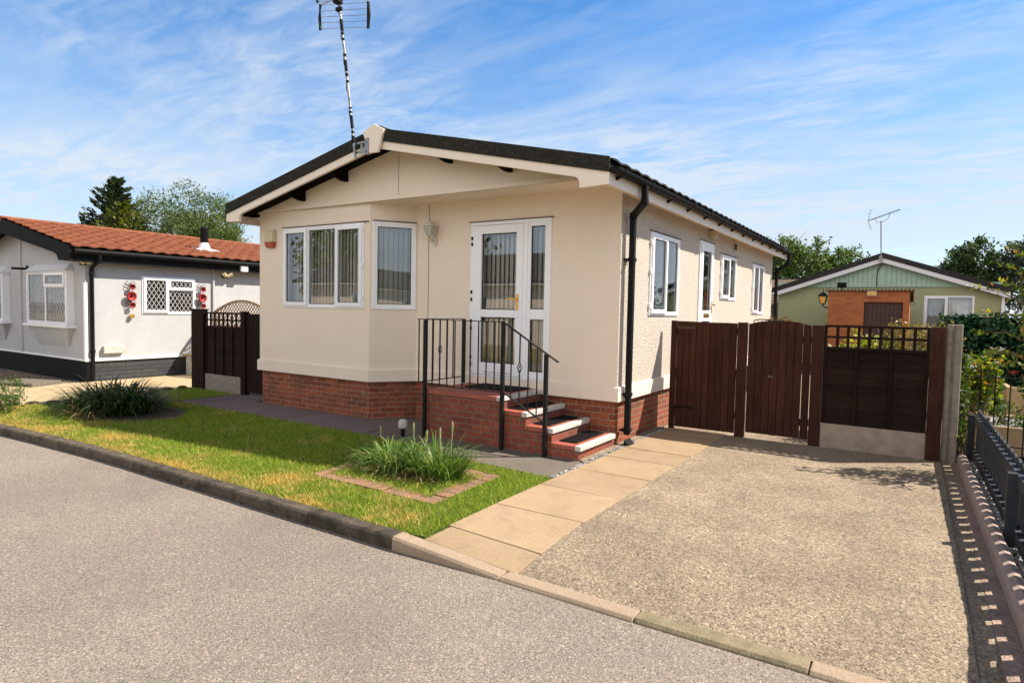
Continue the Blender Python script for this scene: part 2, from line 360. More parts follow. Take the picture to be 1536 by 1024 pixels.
# ------------------------------------------------------------------ world + sun + camera
SUN = Vector((.73, .56, 1.0)).normalized()
w = bpy.data.worlds.new("World"); scene.world = w; w.use_nodes = True
nt = w.node_tree; bg = nt.nodes['Background']
sky = nt.nodes.new('ShaderNodeTexSky'); sky.sky_type = 'NISHITA'; sky.sun_disc = False
sky.sun_elevation = math.asin(SUN.z); sky.sun_rotation = math.atan2(SUN.x, SUN.y)
sky.air_density = 1.0; sky.dust_density = .35; sky.ozone_density = 2.2; sky.altitude = 0
SKY_STRENGTH = .092; CLOUD = (3.75, 4.2, 4.75)
tc = nt.nodes.new('ShaderNodeTexCoord')
sp = nt.nodes.new('ShaderNodeSeparateXYZ'); nt.links.new(tc.outputs['Generated'], sp.inputs[0])
zz = math_(nt, 'ADD', math_(nt, 'MAXIMUM', sp.outputs[2], 0.0), .12)
cb = nt.nodes.new('ShaderNodeCombineXYZ')
nt.links.new(math_(nt, 'DIVIDE', sp.outputs[0], zz), cb.inputs[0]); nt.links.new(math_(nt, 'DIVIDE', sp.outputs[1], zz), cb.inputs[1])
def warp(rot, sx, sy, off=(0, 0, 0)):
    mp = nt.nodes.new('ShaderNodeMapping'); mp.inputs['Rotation'].default_value = (0, 0, R(rot)); mp.inputs['Scale'].default_value = (sx, sy, 1); mp.inputs['Location'].default_value = off
    nt.links.new(cb.outputs[0], mp.inputs[0]); return mp.outputs[0]
c_big = ramp(nt, noise(nt, 1.0, 4, .55, warp(25, .30, .42, (3.1, .7, 0))), [(.30, 0), (.58, 1)])
c_str = ramp(nt, noise(nt, 1.0, 7, .62, warp(-28, .9, 3.2, (0, 2, 0)), .6), [(.38, 0), (.74, 1)])
c_dap = ramp(nt, noise(nt, 1.0, 5, .62, warp(-35, 4.2, 9.5), .5), [(.40, 0), (.72, 1)])
c_mid = ramp(nt, noise(nt, 1.0, 3, .5, warp(10, .8, .9, (5, 1, 0))), [(.40, .15), (.62, 1)])
cl = math_(nt, 'ADD', math_(nt, 'MULTIPLY', c_big, math_(nt, 'ADD', math_(nt, 'MULTIPLY', c_str, .52), .08)), math_(nt, 'MULTIPLY', math_(nt, 'MULTIPLY', c_dap, c_mid), math_(nt, 'ADD', math_(nt, 'MULTIPLY', c_big, .65), .26)))
low = ramp(nt, sp.outputs[2], [(0.0, .95), (.12, .80), (.26, .46), (.42, .14)])
c_low = ramp(nt, noise(nt, 1.0, 5, .55, warp(15, .25, .9, (1, 4, 0))), [(.26, .45), (.70, 1)])
cl = math_(nt, 'ADD', cl, math_(nt, 'MULTIPLY', low, c_low), True)
cl = math_(nt, 'MULTIPLY', cl, ramp(nt, sp.outputs[2], [(.16, .95), (.42, .70)]))
hs = nt.nodes.new('ShaderNodeHueSaturation'); hs.inputs['Saturation'].default_value = 1.42; hs.inputs['Value'].default_value = 1.0
nt.links.new(mix(nt, 1.0, sky.outputs[0], (.95, .965, 1.0), 'MULTIPLY'), hs.inputs['Color'])
skyc = mix(nt, cl, hs.outputs[0], CLOUD)
zen = ramp(nt, sp.outputs[2], [(.42, 1.0), (.80, .30)])  # overhead sky dimmed, out of view, so shaded ground stays darker
skyc = mix(nt, 1.0, skyc, zen, 'MULTIPLY')
# bright cumulus bank added behind the camera to lift shaded walls; mirrored in glass
fill_bank = math_(nt, 'MULTIPLY', ramp(nt, math_(nt, 'MULTIPLY', sp.outputs[1], -1.0), [(.22, 0), (.55, 1)]), ramp(nt, sp.outputs[2], [(.08, 0), (.22, 1), (.70, 1), (.85, 0)]))
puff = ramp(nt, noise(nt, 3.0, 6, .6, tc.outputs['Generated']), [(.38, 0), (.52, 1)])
skyc = mix(nt, math_(nt, 'MULTIPLY', fill_bank, puff), skyc, (8.2, 8.0, 7.8))
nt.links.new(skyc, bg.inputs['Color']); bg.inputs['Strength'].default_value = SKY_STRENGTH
sl = bpy.data.lights.new('sun', 'SUN'); sl.energy = 4.2; sl.angle = R(.53); sl.color = (1.0, .92, .79)
so = bpy.data.objects.new('sun', sl); COL.objects.link(so); so.rotation_euler = SUN.to_track_quat('Z', 'Y').to_euler(); so.location = (20, 16, 30)

yaw, pitch, roll = -0.5755445, -0.0523121, 0.0198309
cy, sy, cp, sn = math.cos(yaw), math.sin(yaw), math.cos(pitch), math.sin(pitch)
F_ = Vector((sy * cp, cy * cp, sn)); R0 = Vector((cy, -sy, 0)); U0 = R0.cross(F_)
Rr = R0 * math.cos(roll) + U0 * math.sin(roll); Ur = U0 * math.cos(roll) - R0 * math.sin(roll)
cam = bpy.data.cameras.new('camera'); co = bpy.data.objects.new('camera', cam); COL.objects.link(co)
co.matrix_world = Matrix(((Rr.x, Ur.x, -F_.x, 3.05628), (Rr.y, Ur.y, -F_.y, -7.07798), (Rr.z, Ur.z, -F_.z, 1.64749), (0, 0, 0, 1)))
cam.sensor_width = 36; cam.lens = 36 * 940.714 / 1536; cam.clip_end = 2000; cam.clip_start = .05
scene.camera = co
vs = scene.view_settings; vs.view_transform = 'Standard'; vs.look = 'None'; vs.gamma = 1; vs.exposure = 1.1
try: vs.use_curve_mapping = False
except Exception: pass
exec_parts = True

# ------------------------------------------------------------------ building helpers
def wall_grid(mb, a0, a1, c0, c1, holes=(), rev=.10):
    A = sorted({a0, a1, *[h[0] for h in holes], *[h[1] for h in holes]}); Cc = sorted({c0, c1, *[h[2] for h in holes], *[h[3] for h in holes]})
    for i in range(len(A) - 1):
        for j in range(len(Cc) - 1):
            x, z = (A[i] + A[i + 1]) / 2, (Cc[j] + Cc[j + 1]) / 2
            if any(h[0] < x < h[1] and h[2] < z < h[3] for h in holes): continue
            mb.quad((A[i], 0, Cc[j]), (A[i + 1], 0, Cc[j]), (A[i + 1], 0, Cc[j + 1]), (A[i], 0, Cc[j + 1]))
    for h in holes:
        p = [(h[0], h[2]), (h[1], h[2]), (h[1], h[3]), (h[0], h[3])]
        for i in range(4):
            q = p[(i + 1) % 4]; mb.quad((p[i][0], 0, p[i][1]), (q[0], 0, q[1]), (q[0], -rev, q[1]), (p[i][0], -rev, p[i][1]))
def ring(mb, a0, a1, c0, c1, t, b0, b1):
    mb.box(a0, a1, b0, b1, c1 - t, c1); mb.box(a0, a1, b0, b1, c0, c0 + t)
    mb.box(a0, a0 + t, b0, b1, c0 + t, c1 - t); mb.box(a1 - t, a1, b0, b1, c0 + t, c1 - t)
def lattice(mb, a0, a1, c0, c1, b, step, r=.004):
    W_, H_ = a1 - a0, c1 - c0; k = 1.55
    for sgn in (1, -1):
        t = -H_ / k
        while t < W_ + H_ / k:
            pts = []
            # line a = t + sgn*(c)/k
            for c in (0, H_):
                pts.append((t + sgn * c / k, c))
            (x0, z0), (x1, z1) = pts
            lo, hi = 0.0, 1.0
            dx = x1 - x0
            for bound, s_ in ((0, 1), (W_, -1)):
                # s_*(x0+dx*u-bound)>=0
                if abs(dx) < 1e-9: continue
                u = (bound - x0) / dx
                if s_ * dx > 0: lo = max(lo, u)
                else: hi = min(hi, u)
            if hi - lo > .02:
                p = (a0 + x0 + dx * lo, b, c0 + H_ * lo); q = (a0 + x0 + dx * hi, b, c0 + H_ * hi)
                mb.bar(p, q, .004, r * 2)
            t += step
def window(parent, O, u, n, wd, ht, lights, blind='blind', label=None, diamond=0, name='window', bt=.045, slat=18):
    mb = MB(O, u, n)
    ring(mb, 0, wd, 0, ht, .035, -.07, .018)
    panes = []
    for (a0, a1, c0, c1, op) in lights:
        if op:
            ring(mb, a0, a1, c0, c1, bt + .012, -.03, .040); t = bt + .012; b = .012
        else:
            ring(mb, a0, a1, c0, c1, bt - .018, -.045, .010); t = bt - .018; b = -.012
        panes.append((a0 + t - .004, a1 - t + .004, c0 + t - .004, c1 - t + .004, b))
    f = mb.build(name, M['upvc'], parent, bevel=.004)
    if label: f['label'] = label
    gk = MB(O, u, n)
    for (a0, a1, c0, c1, b) in panes: ring(gk, a0 + .001, a1 - .001, c0 + .001, c1 - .001, .012, b - .006, b + .003)
    gk.build('rubber_seal', M['black'], f)
    for (a0, a1, c0, c1, b) in panes:
        p = MB(O, u, n).quad((a0, b, c0), (a1, b, c0), (a1, b, c1), (a0, b, c1)).build('pane', M['glass'], f)
    if diamond:
        lm = MB(O, u, n)
        for (a0, a1, c0, c1, b) in panes: lattice(lm, a0, a1, c0, c1, b + .004, diamond)
        lm.build('lattice', M['lead'], f)
    if blind == 'blind':
        bmesh_ = MB(O, u, n); a = .03
        rnd = random.Random(int(wd * 1000 + ht * 100))
        while a < wd - .05:
            th = R(slat + rnd.uniform(-4, 4)); dx, dy = .0445 * math.cos(th), .0445 * math.sin(th)
            bmesh_.quad((a - dx + .04, -.15 - dy, .02), (a + dx + .04, -.15 + dy, .02), (a + dx + .04, -.15 + dy, ht - .03), (a - dx + .04, -.15 - dy, ht - .03))
            a += .073
        bmesh_.build('blind', M['blind'], f)
    elif blind == 'net':
        c = MB(O, u, n); k = 60
        for i in range(k):
            a0 = .03 + (wd - .06) * i / k; a1 = .03 + (wd - .06) * (i + 1) / k
            z0 = ht * .05; d0 = .02 * math.sin(i * 1.3); d1 = .02 * math.sin((i + 1) * 1.3)
            s0 = .12 * ht * math.sin(math.pi * ((i / k * 2) % 1)); s1 = .12 * ht * math.sin(math.pi * (((i + 1) / k * 2) % 1 or 1e-6))
            c.quad((a0, -.14 + d0, z0), (a1, -.14 + d1, z0), (a1, -.14 + d1, ht - .05 - s1 * 0), (a0, -.14 + d0, ht - .05 - s0 * 0))
        c.build('net_curtain', M['curtain'], f)
    return f
def roof_slope(mb, x_ridge, z_ridge, x_eave, z_eave, y0, y1, rows=11, pitch=.30, amp=.016, lip=.016, per=6):
    """tiled slope: waves along y, a stepped course every row"""
    ys = np.arange(y0, y1 + 1e-6, pitch / per)
    L = math.hypot(x_eave - x_ridge, z_eave - z_ridge); dx, dz = (x_eave - x_ridge) / L, (z_eave - z_ridge) / L
    nx, nz = -dz * (1 if dx > 0 else -1), abs(dx)
    for i in range(rows):
        t0, t1 = L * i / rows, L * (i + 1) / rows
        k = len(mb.V); 
        for (t, o) in ((t0, 0.0), (t1, lip), (t1, -.004)):
            for y in ys:
                wv = amp * (.5 + .5 * math.cos(2 * math.pi * y / pitch)) ** .7
                h = o + wv
                mb.V.append(Vector((x_ridge + dx * t + nx * h, y, z_ridge + dz * t + nz * h)))
        n = len(ys)
        for r in range(2):
            for j in range(n - 1):
                mb.F.append((k + r * n + j, k + r * n + j + 1, k + (r + 1) * n + j + 1, k + (r + 1) * n + j))
X, Y, NX, NY = (1, 0, 0), (0, 1, 0), (-1, 0, 0), (0, -1, 0)

# ================================================================== MAIN PARK HOME
H = empty('park_home', (-3.1, 4.5, 0), 'cream rendered single storey park home with brick base, bay window and low gable roof', 'house')
LX, BX, SX, BY, DB = -6.231, -3.664, -3.247, -.552, 9.18
ZS, ZT = .538, 3.135
PL = .03
# brick plinth
pts = [(LX + PL, DB - PL), (LX + PL, BY + PL), (BX - .012, BY + PL), (SX - .012, PL), (0 - PL, PL), (0 - PL, DB - PL)]
MB().prism(pts, -.05, ZS + .01, 'ab').build('brick_plinth', M['brick'], H)
# vent bricks, two, in the bay plinth
for vx in (-5.05, -3.80):
    vb = MB((vx, BY + PL, .42), X, NY); vb.box(-.105, .105, 0, .004, -.03, .075) if vx < -4 else vb.box(-.05, .05, 0, .004, -.09, -.03)
    for i in range(5): 
        if vx < -4: vb.box(-.095, .095, .004, .012, -.022 + i * .019, -.012 + i * .019)
    vb.build('air_brick', M['brick_step'] if vx < -4 else M['brickbed'], H)
# skirt board
sk = MB()
outl = lambda d: [(LX - d, DB + d), (LX - d, BY - d), (BX + d * .45, BY - d), (SX + d * .75, -d), (d, -d), (d, DB + d)]
o1, i1 = outl(.030), outl(-.02)
for i in range(6):
    j = (i + 1) % 6
    a, b, c, d = o1[i], o1[j], i1[j], i1[i]
    sk.add([(a[0], a[1], ZS), (b[0], b[1], ZS), (c[0], c[1], ZS), (d[0], d[1], ZS), (a[0], a[1], ZS + .17), (b[0], b[1], ZS + .17), (c[0], c[1], ZS + .20), (d[0], d[1], ZS + .20)],
           [(0, 1, 2, 3), (4, 5, 6, 7), (0, 1, 5, 4)])
sk.build('skirt_band', M['render'], H)
# walls
f = MB((SX, 0, 0), X, NY)
door = (-2.243, -.955, .724, 2.824)
wall_grid(f, 0, -SX, ZS, ZT, [(door[0] + .015 - SX, door[1] - .015 - SX, .66, door[3] - .015)])
ang_u = Vector((SX - BX, -BY, 0)).normalized(); ang_n = Vector((-BY, -(SX - BX), 0)).normalized(); ang_n = Vector((ang_u.y, -ang_u.x, 0)); ang_len = math.hypot(SX - BX, BY)
f.frame((BX, BY, 0), ang_u, ang_n); wall_grid(f, 0, ang_len, ZS, ZT, [(.055, ang_len - .03, 1.615, 2.86)])
f.frame((LX, BY, 0), X, NY); BW0, BW1, BWZ0, BWZ1 = -5.60, -3.77, 1.60, 2.855
wall_grid(f, 0, BX - LX, ZS, ZT, [(BW0 + .015 - LX, BW1 - .015 - LX, BWZ0 + .015, BWZ1 - .015)])
f.build('front_wall', M['render'], H)
f = MB((0, 0, 0), Y, X)
SW = [(.965, 2.16, 1.589, 2.712), (4.483, 5.608, 1.885, 2.705), (7.044, 8.181, 1.63, 2.716)]
SD = (3.178, 3.984, .70, 2.822)
wall_grid(f, 0, DB, ZS, 3.10, [(a + .015, b - .015, c + .015, d - .015) for a, b, c, d in SW + [SD]])
f.build('side_wall', M['pebble'], H)
f = MB((LX, DB, 0), NY, NX); wall_grid(f, 0, DB - BY, ZS, ZT)
f.frame((0, DB, 0), NX, Y); wall_grid(f, 0, -LX, ZS, ZT + .0)
f.frame(); f.prism([(LX, ZT), (0, ZT), (-3.115, 3.85)], DB - .02, DB, 'ac')
f.build('back_wall', M['pebble'], H)
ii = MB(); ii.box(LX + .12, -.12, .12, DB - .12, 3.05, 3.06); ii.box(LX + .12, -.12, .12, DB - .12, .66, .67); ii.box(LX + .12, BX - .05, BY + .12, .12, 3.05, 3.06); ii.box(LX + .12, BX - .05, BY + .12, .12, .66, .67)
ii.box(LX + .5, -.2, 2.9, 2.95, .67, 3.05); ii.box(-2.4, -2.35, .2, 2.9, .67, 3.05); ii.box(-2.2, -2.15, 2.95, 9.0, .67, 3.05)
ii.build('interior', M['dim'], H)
# soffit under the gable and gable panel
MB().box(LX - .02, .0, -.590, .06, ZT, ZT + .012).build('soffit', M['trim'], H)
RX, RZ, EX, EZ = -3.11, 3.985, .27, 3.232
slope = (RZ - EZ) / (EX - RX)
zt = lambda x: RZ - slope * abs(x - RX)
zu = lambda x: zt(x) - .137
gp = MB(); GY = -.593
gp.prism([(LX, ZT), (.0, ZT), (.0, zu(0) + .01), (RX, zu(RX) + .01), (LX, zu(LX) + .01)], GY, GY + .03, 'ac')
gpo = gp.build('gable_panel', M['render'], H)
g2 = MB(); g2.box(LX, -3.02, GY - .012, GY - .001, ZT - .004, ZT + .052); g2.box(-3.017, -.05, GY - .012, GY - .001, ZT - .004, ZT + .05); 
g2.build('gable_trim', M['render'], H)
g3 = MB(); g3.box(-3.075, -3.068, GY - .002, GY + .001, ZT + .052, 3.80); g3.build('panel_joint', M['sepia'], H)
# black eaves boarding behind the barge board + purlin ends
eb = MB()
for sgn in (1, -1):
    xa, xb = (RX, EX - .06) if sgn > 0 else (RX, 2 * RX - EX + .06)
    eb.prism([(xa, zu(xa) - .002), (xb, zu(xb) - .002), (xb, zu(xb) - .02), (xa, zu(xa) - .02)], -.944, GY + .02, 'ac')
eb.build('eaves_boarding', M['void'], H)
for px_ in (-5.05, -4.10, -2.15, -1.22):
    pe = MB(); z = zu(px_) - .02
    dd_ = .15 if px_ < RX else .10
    pe.prism([(-.944, z), (GY + .01, z), (GY + .01, z - dd_), (-.70, z - dd_), (-.944, z - dd_ * .55)], px_ - .03, px_ + .03, 'bc')
    pe.build('purlin_end', M['void'], H)
# barge boards
def barge(sgn):
    m_ = lambda x: x if sgn > 0 else 2 * RX - x
    P = [(RX, zu(RX)), (EX, zu(EX)), (EX, 2.968), (-.075, 2.955)]
    zl = lambda x: zu(x) - .105
    for k in range(0, 8):
        t = k / 7 * math.pi / 2
        P.append((-.075 - .095 * (1 - math.cos(t)), 3.0 + (zl(-.17) - 3.0) * math.sin(t)))
    P.append((RX, zl(RX)))
    P = [(m_(x), z) for x, z in P]
    if sgn < 0: P = P[::-1]
    return MB().prism(P, -.985, -.945, 'ac')
for s_ in (1, -1): barge(s_).build('barge_board', M['trim'], H)
for s_ in (1, -1):
    m_ = lambda x: x if s_ > 0 else 2 * RX - x
    P = [(m_(RX), zt(RX) + .022), (m_(EX + .004), zt(EX) + .018), (m_(EX + .004), zu(EX) - .004), (m_(RX), zu(RX) - .004)]
    MB().prism(P, -1.004, -.975, 'ac').build('verge_strip', M['felt'], H)
cp_ = [(RX, 4.045), (RX + .185, 3.955), (RX + .085, 3.672), (RX - .085, 3.672), (RX - .195, 3.958)]
MB().prism(cp_, -1.045, -1.005, 'ac').build('gable_cap', M['trim'], H, bevel=.004)
# roof
YB = 9.45
rb = MB()
for s_ in (1, -1):
    m_ = lambda x: x if s_ > 0 else 2 * RX - x
    rb.prism([(m_(RX), zt(RX) - .03), (m_(EX), zt(EX) - .03), (m_(EX), zu(EX)), (m_(RX), zu(RX))], -.97, YB, 'ac')
rb.build('roof_deck', M['void'], H)
rt = MB()
roof_slope(rt, RX, RZ - .022, EX + .03, zt(EX + .03) - .018, -.97, YB); roof_slope(rt, RX, RZ - .022, 2 * RX - EX - .03, zt(EX + .03) - .018, -.97, YB)
rt.build('tiled_roof', M['tile_dark'], H)
MB().prism([(RX - .12, RZ - .01), (RX - .05, RZ + .05), (RX + .05, RZ + .05), (RX + .12, RZ - .01)], -.97, YB, 'ac').build('ridge_tiles', M['tile_dark'], H)
# side fascias, soffits
for s_ in (1, -1):
    m_ = (lambda x: x) if s_ > 0 else (lambda x: 2 * RX - x)
    xs = sorted((m_(EX - .025), m_(EX - .002)))
    MB().box(xs[0], xs[1], -.944, YB, 2.965, 3.10).build('fascia_board', M['trim'], H)
    xs = sorted((m_(.0), m_(EX - .026)))
    MB().box(xs[0], xs[1], GY if s_ > 0 else GY, YB, 3.055, 3.07).build('side_soffit', M['trim'], H)
# loose packing pieces seen under the soffit edge
# gutters
def gutter(xc, y0, y1, z):
    g = MB(); n = 9
    prof = [(.056 * math.cos(math.pi + math.pi * i / (n - 1)), .062 * math.sin(math.pi + math.pi * i / (n - 1))) for i in range(n)]
    inner = [(p[0] * .86, p[1] * .86) for p in prof[::-1]]
    poly = [(xc + a, z + b) for a, b in prof + inner]
    k = len(poly)
    pts = [(x, y0, zz_) for x, zz_ in poly] + [(x, y1, zz_) for x, zz_ in poly]
    g.add(pts, [(i, (i + 1) % k, k + (i + 1) % k, k + i) for i in range(k)])
    for yy in (y0, y1): g.prism([(xc + a, z + b) for a, b in prof], yy - .004, yy + .004, 'ac')
    return g
GX, GZ = .335, 3.135
gt = gutter(GX, -.985, YB + .03, GZ).build('gutter', M['black'], H, smooth=True)
for i in range(13):
    y = -.80 + i * .81
    b_ = MB(); b_.prism([(.27, GZ - .10), (GX - .01, GZ - .072), (GX + .055, GZ - .045), (GX + .063, GZ + .008), (GX + .055, GZ + .008), (GX + .04, GZ - .05), (GX, GZ - .062), (.27, GZ - .065)], y - .02, y + .02, 'ac')
    b_.build('gutter_bracket', M['black'], gt)
gl = gutter(2 * RX - GX, -.93, YB, GZ - .02).build('gutter', M['black'], H, smooth=True)
# downpipes
def pipe(pts, name='downpipe', r=.034, clips=()):
    p = MB()
    for a, b in zip(pts[:-1], pts[1:]): p.bar(a, b, r * 2, r * 2)
    for q in pts[1:-1]: p.box(q[0] - r * 1.12, q[0] + r * 1.12, q[1] - r * 1.12, q[1] + r * 1.12, q[2] - r * 1.1, q[2] + r * 1.1)
    for z in clips:
        x, y = pts[-1][0], pts[-1][1]
        p.box(x - r * 1.3, x + r * 1.3, y - r * 1.25, y + r * 1.25, z - .025, z + .025); p.box(x - .085, x - r, y - .075, y + .06, z - .012, z + .012)
    return p.build(name, M['black'], H, bevel=.007)
pipe([(GX, -.13, GZ - .05), (GX, -.13, 2.90), (.085, .155, 2.80), (.085, .155, .12)], clips=(2.27, .62, .18))
pipe([(GX, 9.30, GZ - .05), (GX, 9.30, 2.86), (.08, 9.30, 2.70), (.08, 9.30, .1)], clips=(2.1,))
pipe([(2 * RX - GX, .05, GZ - .06), (2 * RX - GX, .05, 2.86), (LX - .075, .05, 2.72), (LX - .075, .05, .1)])
MB().prism([(.085, -.01), (.16, -.01), (.085, .07)], .06, .25, 'ac').build('pipe_shoe', M['black'], H)
# windows
w_ = BW1 - BW0; h_ = BWZ1 - BWZ0
wf = window(H, (BW0, BY, BWZ0), X, NY, w_, h_, [(.03, .585, .03, h_ - .03, 1), (.585, 1.24, .03, h_ - .03, 0), (1.24, w_ - .03, .03, h_ - .03, 1)])
MB((BW0, BY, BWZ1), X, NY).box(-.03, w_ + .09, .0, .03, .006, .016).build('drip_strip', M['sepia'], H)
for z in (.12, .60, 1.12):
    for xa in (w_ - .025, .004): MB((BW0, BY, BWZ0), X, NY).box(xa, xa + .022, .019, .038, z, z + .075).build('hinge', M['upvc'], wf)
wd2 = ang_len - .055
window(H, Vector((BX, BY, 1.60)) + ang_u * .04, ang_u, ang_n, wd2, 1.27, [(.035, wd2 - .035, .035, 1.235, 0)], bt=.055, slat=56)
MB(Vector((BX, BY, 2.87)) + ang_u * .04, ang_u, ang_n).box(-.0, wd2, .0, .03, .006, .016).build('drip_strip', M['sepia'], H)
for k, (a, b, c, d) in enumerate(SW):
    ww, hh = b - a, d - c
    mid = .52 * ww if k < 2 else .5 * ww
    wf = window(H, (0, a, c), Y, X, ww, hh, [(.03, mid, .03, hh - .03, 1), (mid, ww - .03, .03, hh - .03, 0)], blind='net' if k != 1 else 'blind')
    MB((0, a, d), Y, X).box(-.03, ww + .04, .0, .03, .006, .015).build('drip_strip', M['sepia'], H)
    for z in (.1, hh * .5, hh - .18): MB((0, a, c), Y, X).box(-.012, .02, .005, .036, z, z + .06).build('hinge', M['upvc'], wf)
# front door with side light
dw, dh = door[1] - door[0], door[3] - door[2]
D = MB((door[0], 0, door[2]), X, NY)
ring(D, 0, dw, 0, dh, .045, -.07, .02)
D.box(.87, .935, -.06, .02, .045, dh - .045)                       # mullion between leaf and side light
D.box(-.03, dw + .03, .0, .035, -.022, -.003)
df = D.build('door_frame', M['upvc'], H, bevel=.004)
L = MB((door[0], 0, door[2]), X, NY); a0, a1, c0, c1 = .052, .872, .012, dh - .052
L.box(a0, a0 + .145, -.04, .034, c0, c1); L.box(a1 - .105, a1, -.04, .034, c0, c1)
L.box(a0 + .145, a1 - .105, -.04, .034, c0, .175); L.box(a0 + .145, a1 - .105, -.04, .034, .80, .905); L.box(a0 + .145, a1 - .105, -.04, .034, c1 - .112, c1)
leaf = L.build('door_leaf', M['upvc'], H, bevel=.005)
S_ = MB((door[0], 0, door[2]), X, NY); ring(S_, .935, dw - .045, .045, dh - .045, .05, -.045, .012); S_.box(.985, dw - .095, -.045, .012, .785, .92); 
S_.build('sidelight_frame', M['upvc'], H, bevel=.004)
for par, (p0, p1, q0, q1, b) in ((leaf, (.197, .767, .175, .80, .0)), (leaf, (.197, .767, .905, c1 - .112, .0)), (df, (.985, dw - .095, .095, .785, -.01)), (df, (.985, dw - .095, .92, dh - .095, -.01))):
    gk = MB((door[0], 0, door[2]), X, NY); ring(gk, p0, p1, q0, q1, .012, b - .006, b + .006); gk.build('rubber_seal', M['black'], par)
    MB((door[0], 0, door[2]), X, NY).quad((p0, b, q0), (p1, b, q0), (p1, b, q1), (p0, b, q1)).build('pane', M['glass'], par)
bl = MB((door[0], -.0, door[2]), X, NY); a = .12
while a < dw - .1:
    th = R(29 + random.uniform(-4, 4)); dx, dy = .0445 * math.cos(th), .0445 * math.sin(th)
    bl.quad((a - dx, -.16 - dy, .08), (a + dx, -.16 + dy, .08), (a + dx, -.16 + dy, dh - .05), (a - dx, -.16 - dy, dh - .05)); a += .075
bl.build('blind', M['blind'], df)
hd = MB((door[0] + .80, 0, door[2]), X, NY)
hd.box(-.018, .018, .034, .042, .90, 1.12); hd.tube([(0, .04, 1.05), (0, .085, 1.05)], .011); hd.bar((.005, .085, 1.05), (-.125, .088, 1.053), .022, .018); hd.tube([(0, .04, .955), (0, .046, .955)], .009)
hd.build('door_handle', M['brass'], leaf, bevel=.002)
for z in (.12, .22, .62, .72, 1.02, 1.12, 1.78, 1.86): MB((door[0], 0, door[2]), X, NY).box(.028, .05, .022, .046, z, z + .045).build('hinge', M['black'], leaf)
MB((door[0], 0, door[2]), X, NY).box(.25, .72, .036, .041, .045, .055).build('weather_bar', M['upvc_old'], leaf)
MB((0, 0, door[3]), X, NY).box(door[0] - .02, door[1] + .03, .0, .03, .004, .014).build('drip_strip', M['sepia'], H)
# side door
sw_, sh_ = SD[1] - SD[0], SD[3] - SD[2]
D = MB((0, SD[0], SD[2]), Y, X); ring(D, 0, sw_, 0, sh_, .05, -.07, .02); df = D.build('door_frame', M['upvc'], H, bevel=.004)
L = MB((0, SD[0], SD[2]), Y, X); ring(L, .055, sw_ - .055, .05, sh_ - .05, .11, -.04, .03); L.box(.165, sw_ - .165, -.04, .03, .80, .98)
leaf = L.build('door_leaf', M['upvc'], H, bevel=.005)
for q0, q1 in ((.16, .80), (.98, sh_ - .16)):
    gk = MB((0, SD[0], SD[2]), Y, X); ring(gk, .165, sw_ - .165, q0, q1, .012, -.005, .006); gk.build('rubber_seal', M['black'], leaf)
    MB((0, SD[0], SD[2]), Y, X).quad((.165, 0, q0), (sw_ - .165, 0, q0), (sw_ - .165, 0, q1), (.165, 0, q1)).build('pane', M['glass'], leaf)
MB((0, SD[0], SD[2]), Y, X).box(.24, .56, .03, .037, .86, .93).build('letter_plate', M['brass'], leaf, bevel=.002)
hd = MB((0, SD[0] + sw_ - .1, SD[2]), Y, X); hd.box(-.018, .018, .03, .038, .93, 1.15); hd.tube([(0, .03, 1.08), (0, .08, 1.08)], .011); hd.bar((.005, .08, 1.08), (-.12, .082, 1.08), .02, .018)
hd.build('door_handle', M['brass'], leaf)
MB((0, SD[0], SD[3]), Y, X).box(-.02, sw_ + .03, .0, .03, .004, .014).build('drip_strip', M['sepia'], H)
# wall joint beside the lantern
MB((-3.02, 0, 0), X, NY).box(-.004, .004, 0, .004, ZS + .2, ZT).build('wall_joint', M['sepia'], H)
# outlet pipe and small cable on side wall
cb_ = MB((0, .62, .62), Y, X); cb_.tube([(0, .0, .08), (.02, .02, .10), (.05, .02, .04), (.06, .02, -.05), (.05, .0, -.10)], .006, 6); cb_.box(-.012, .012, 0, .02, .05, .09)
cb_.build('cable', M['black'], H)

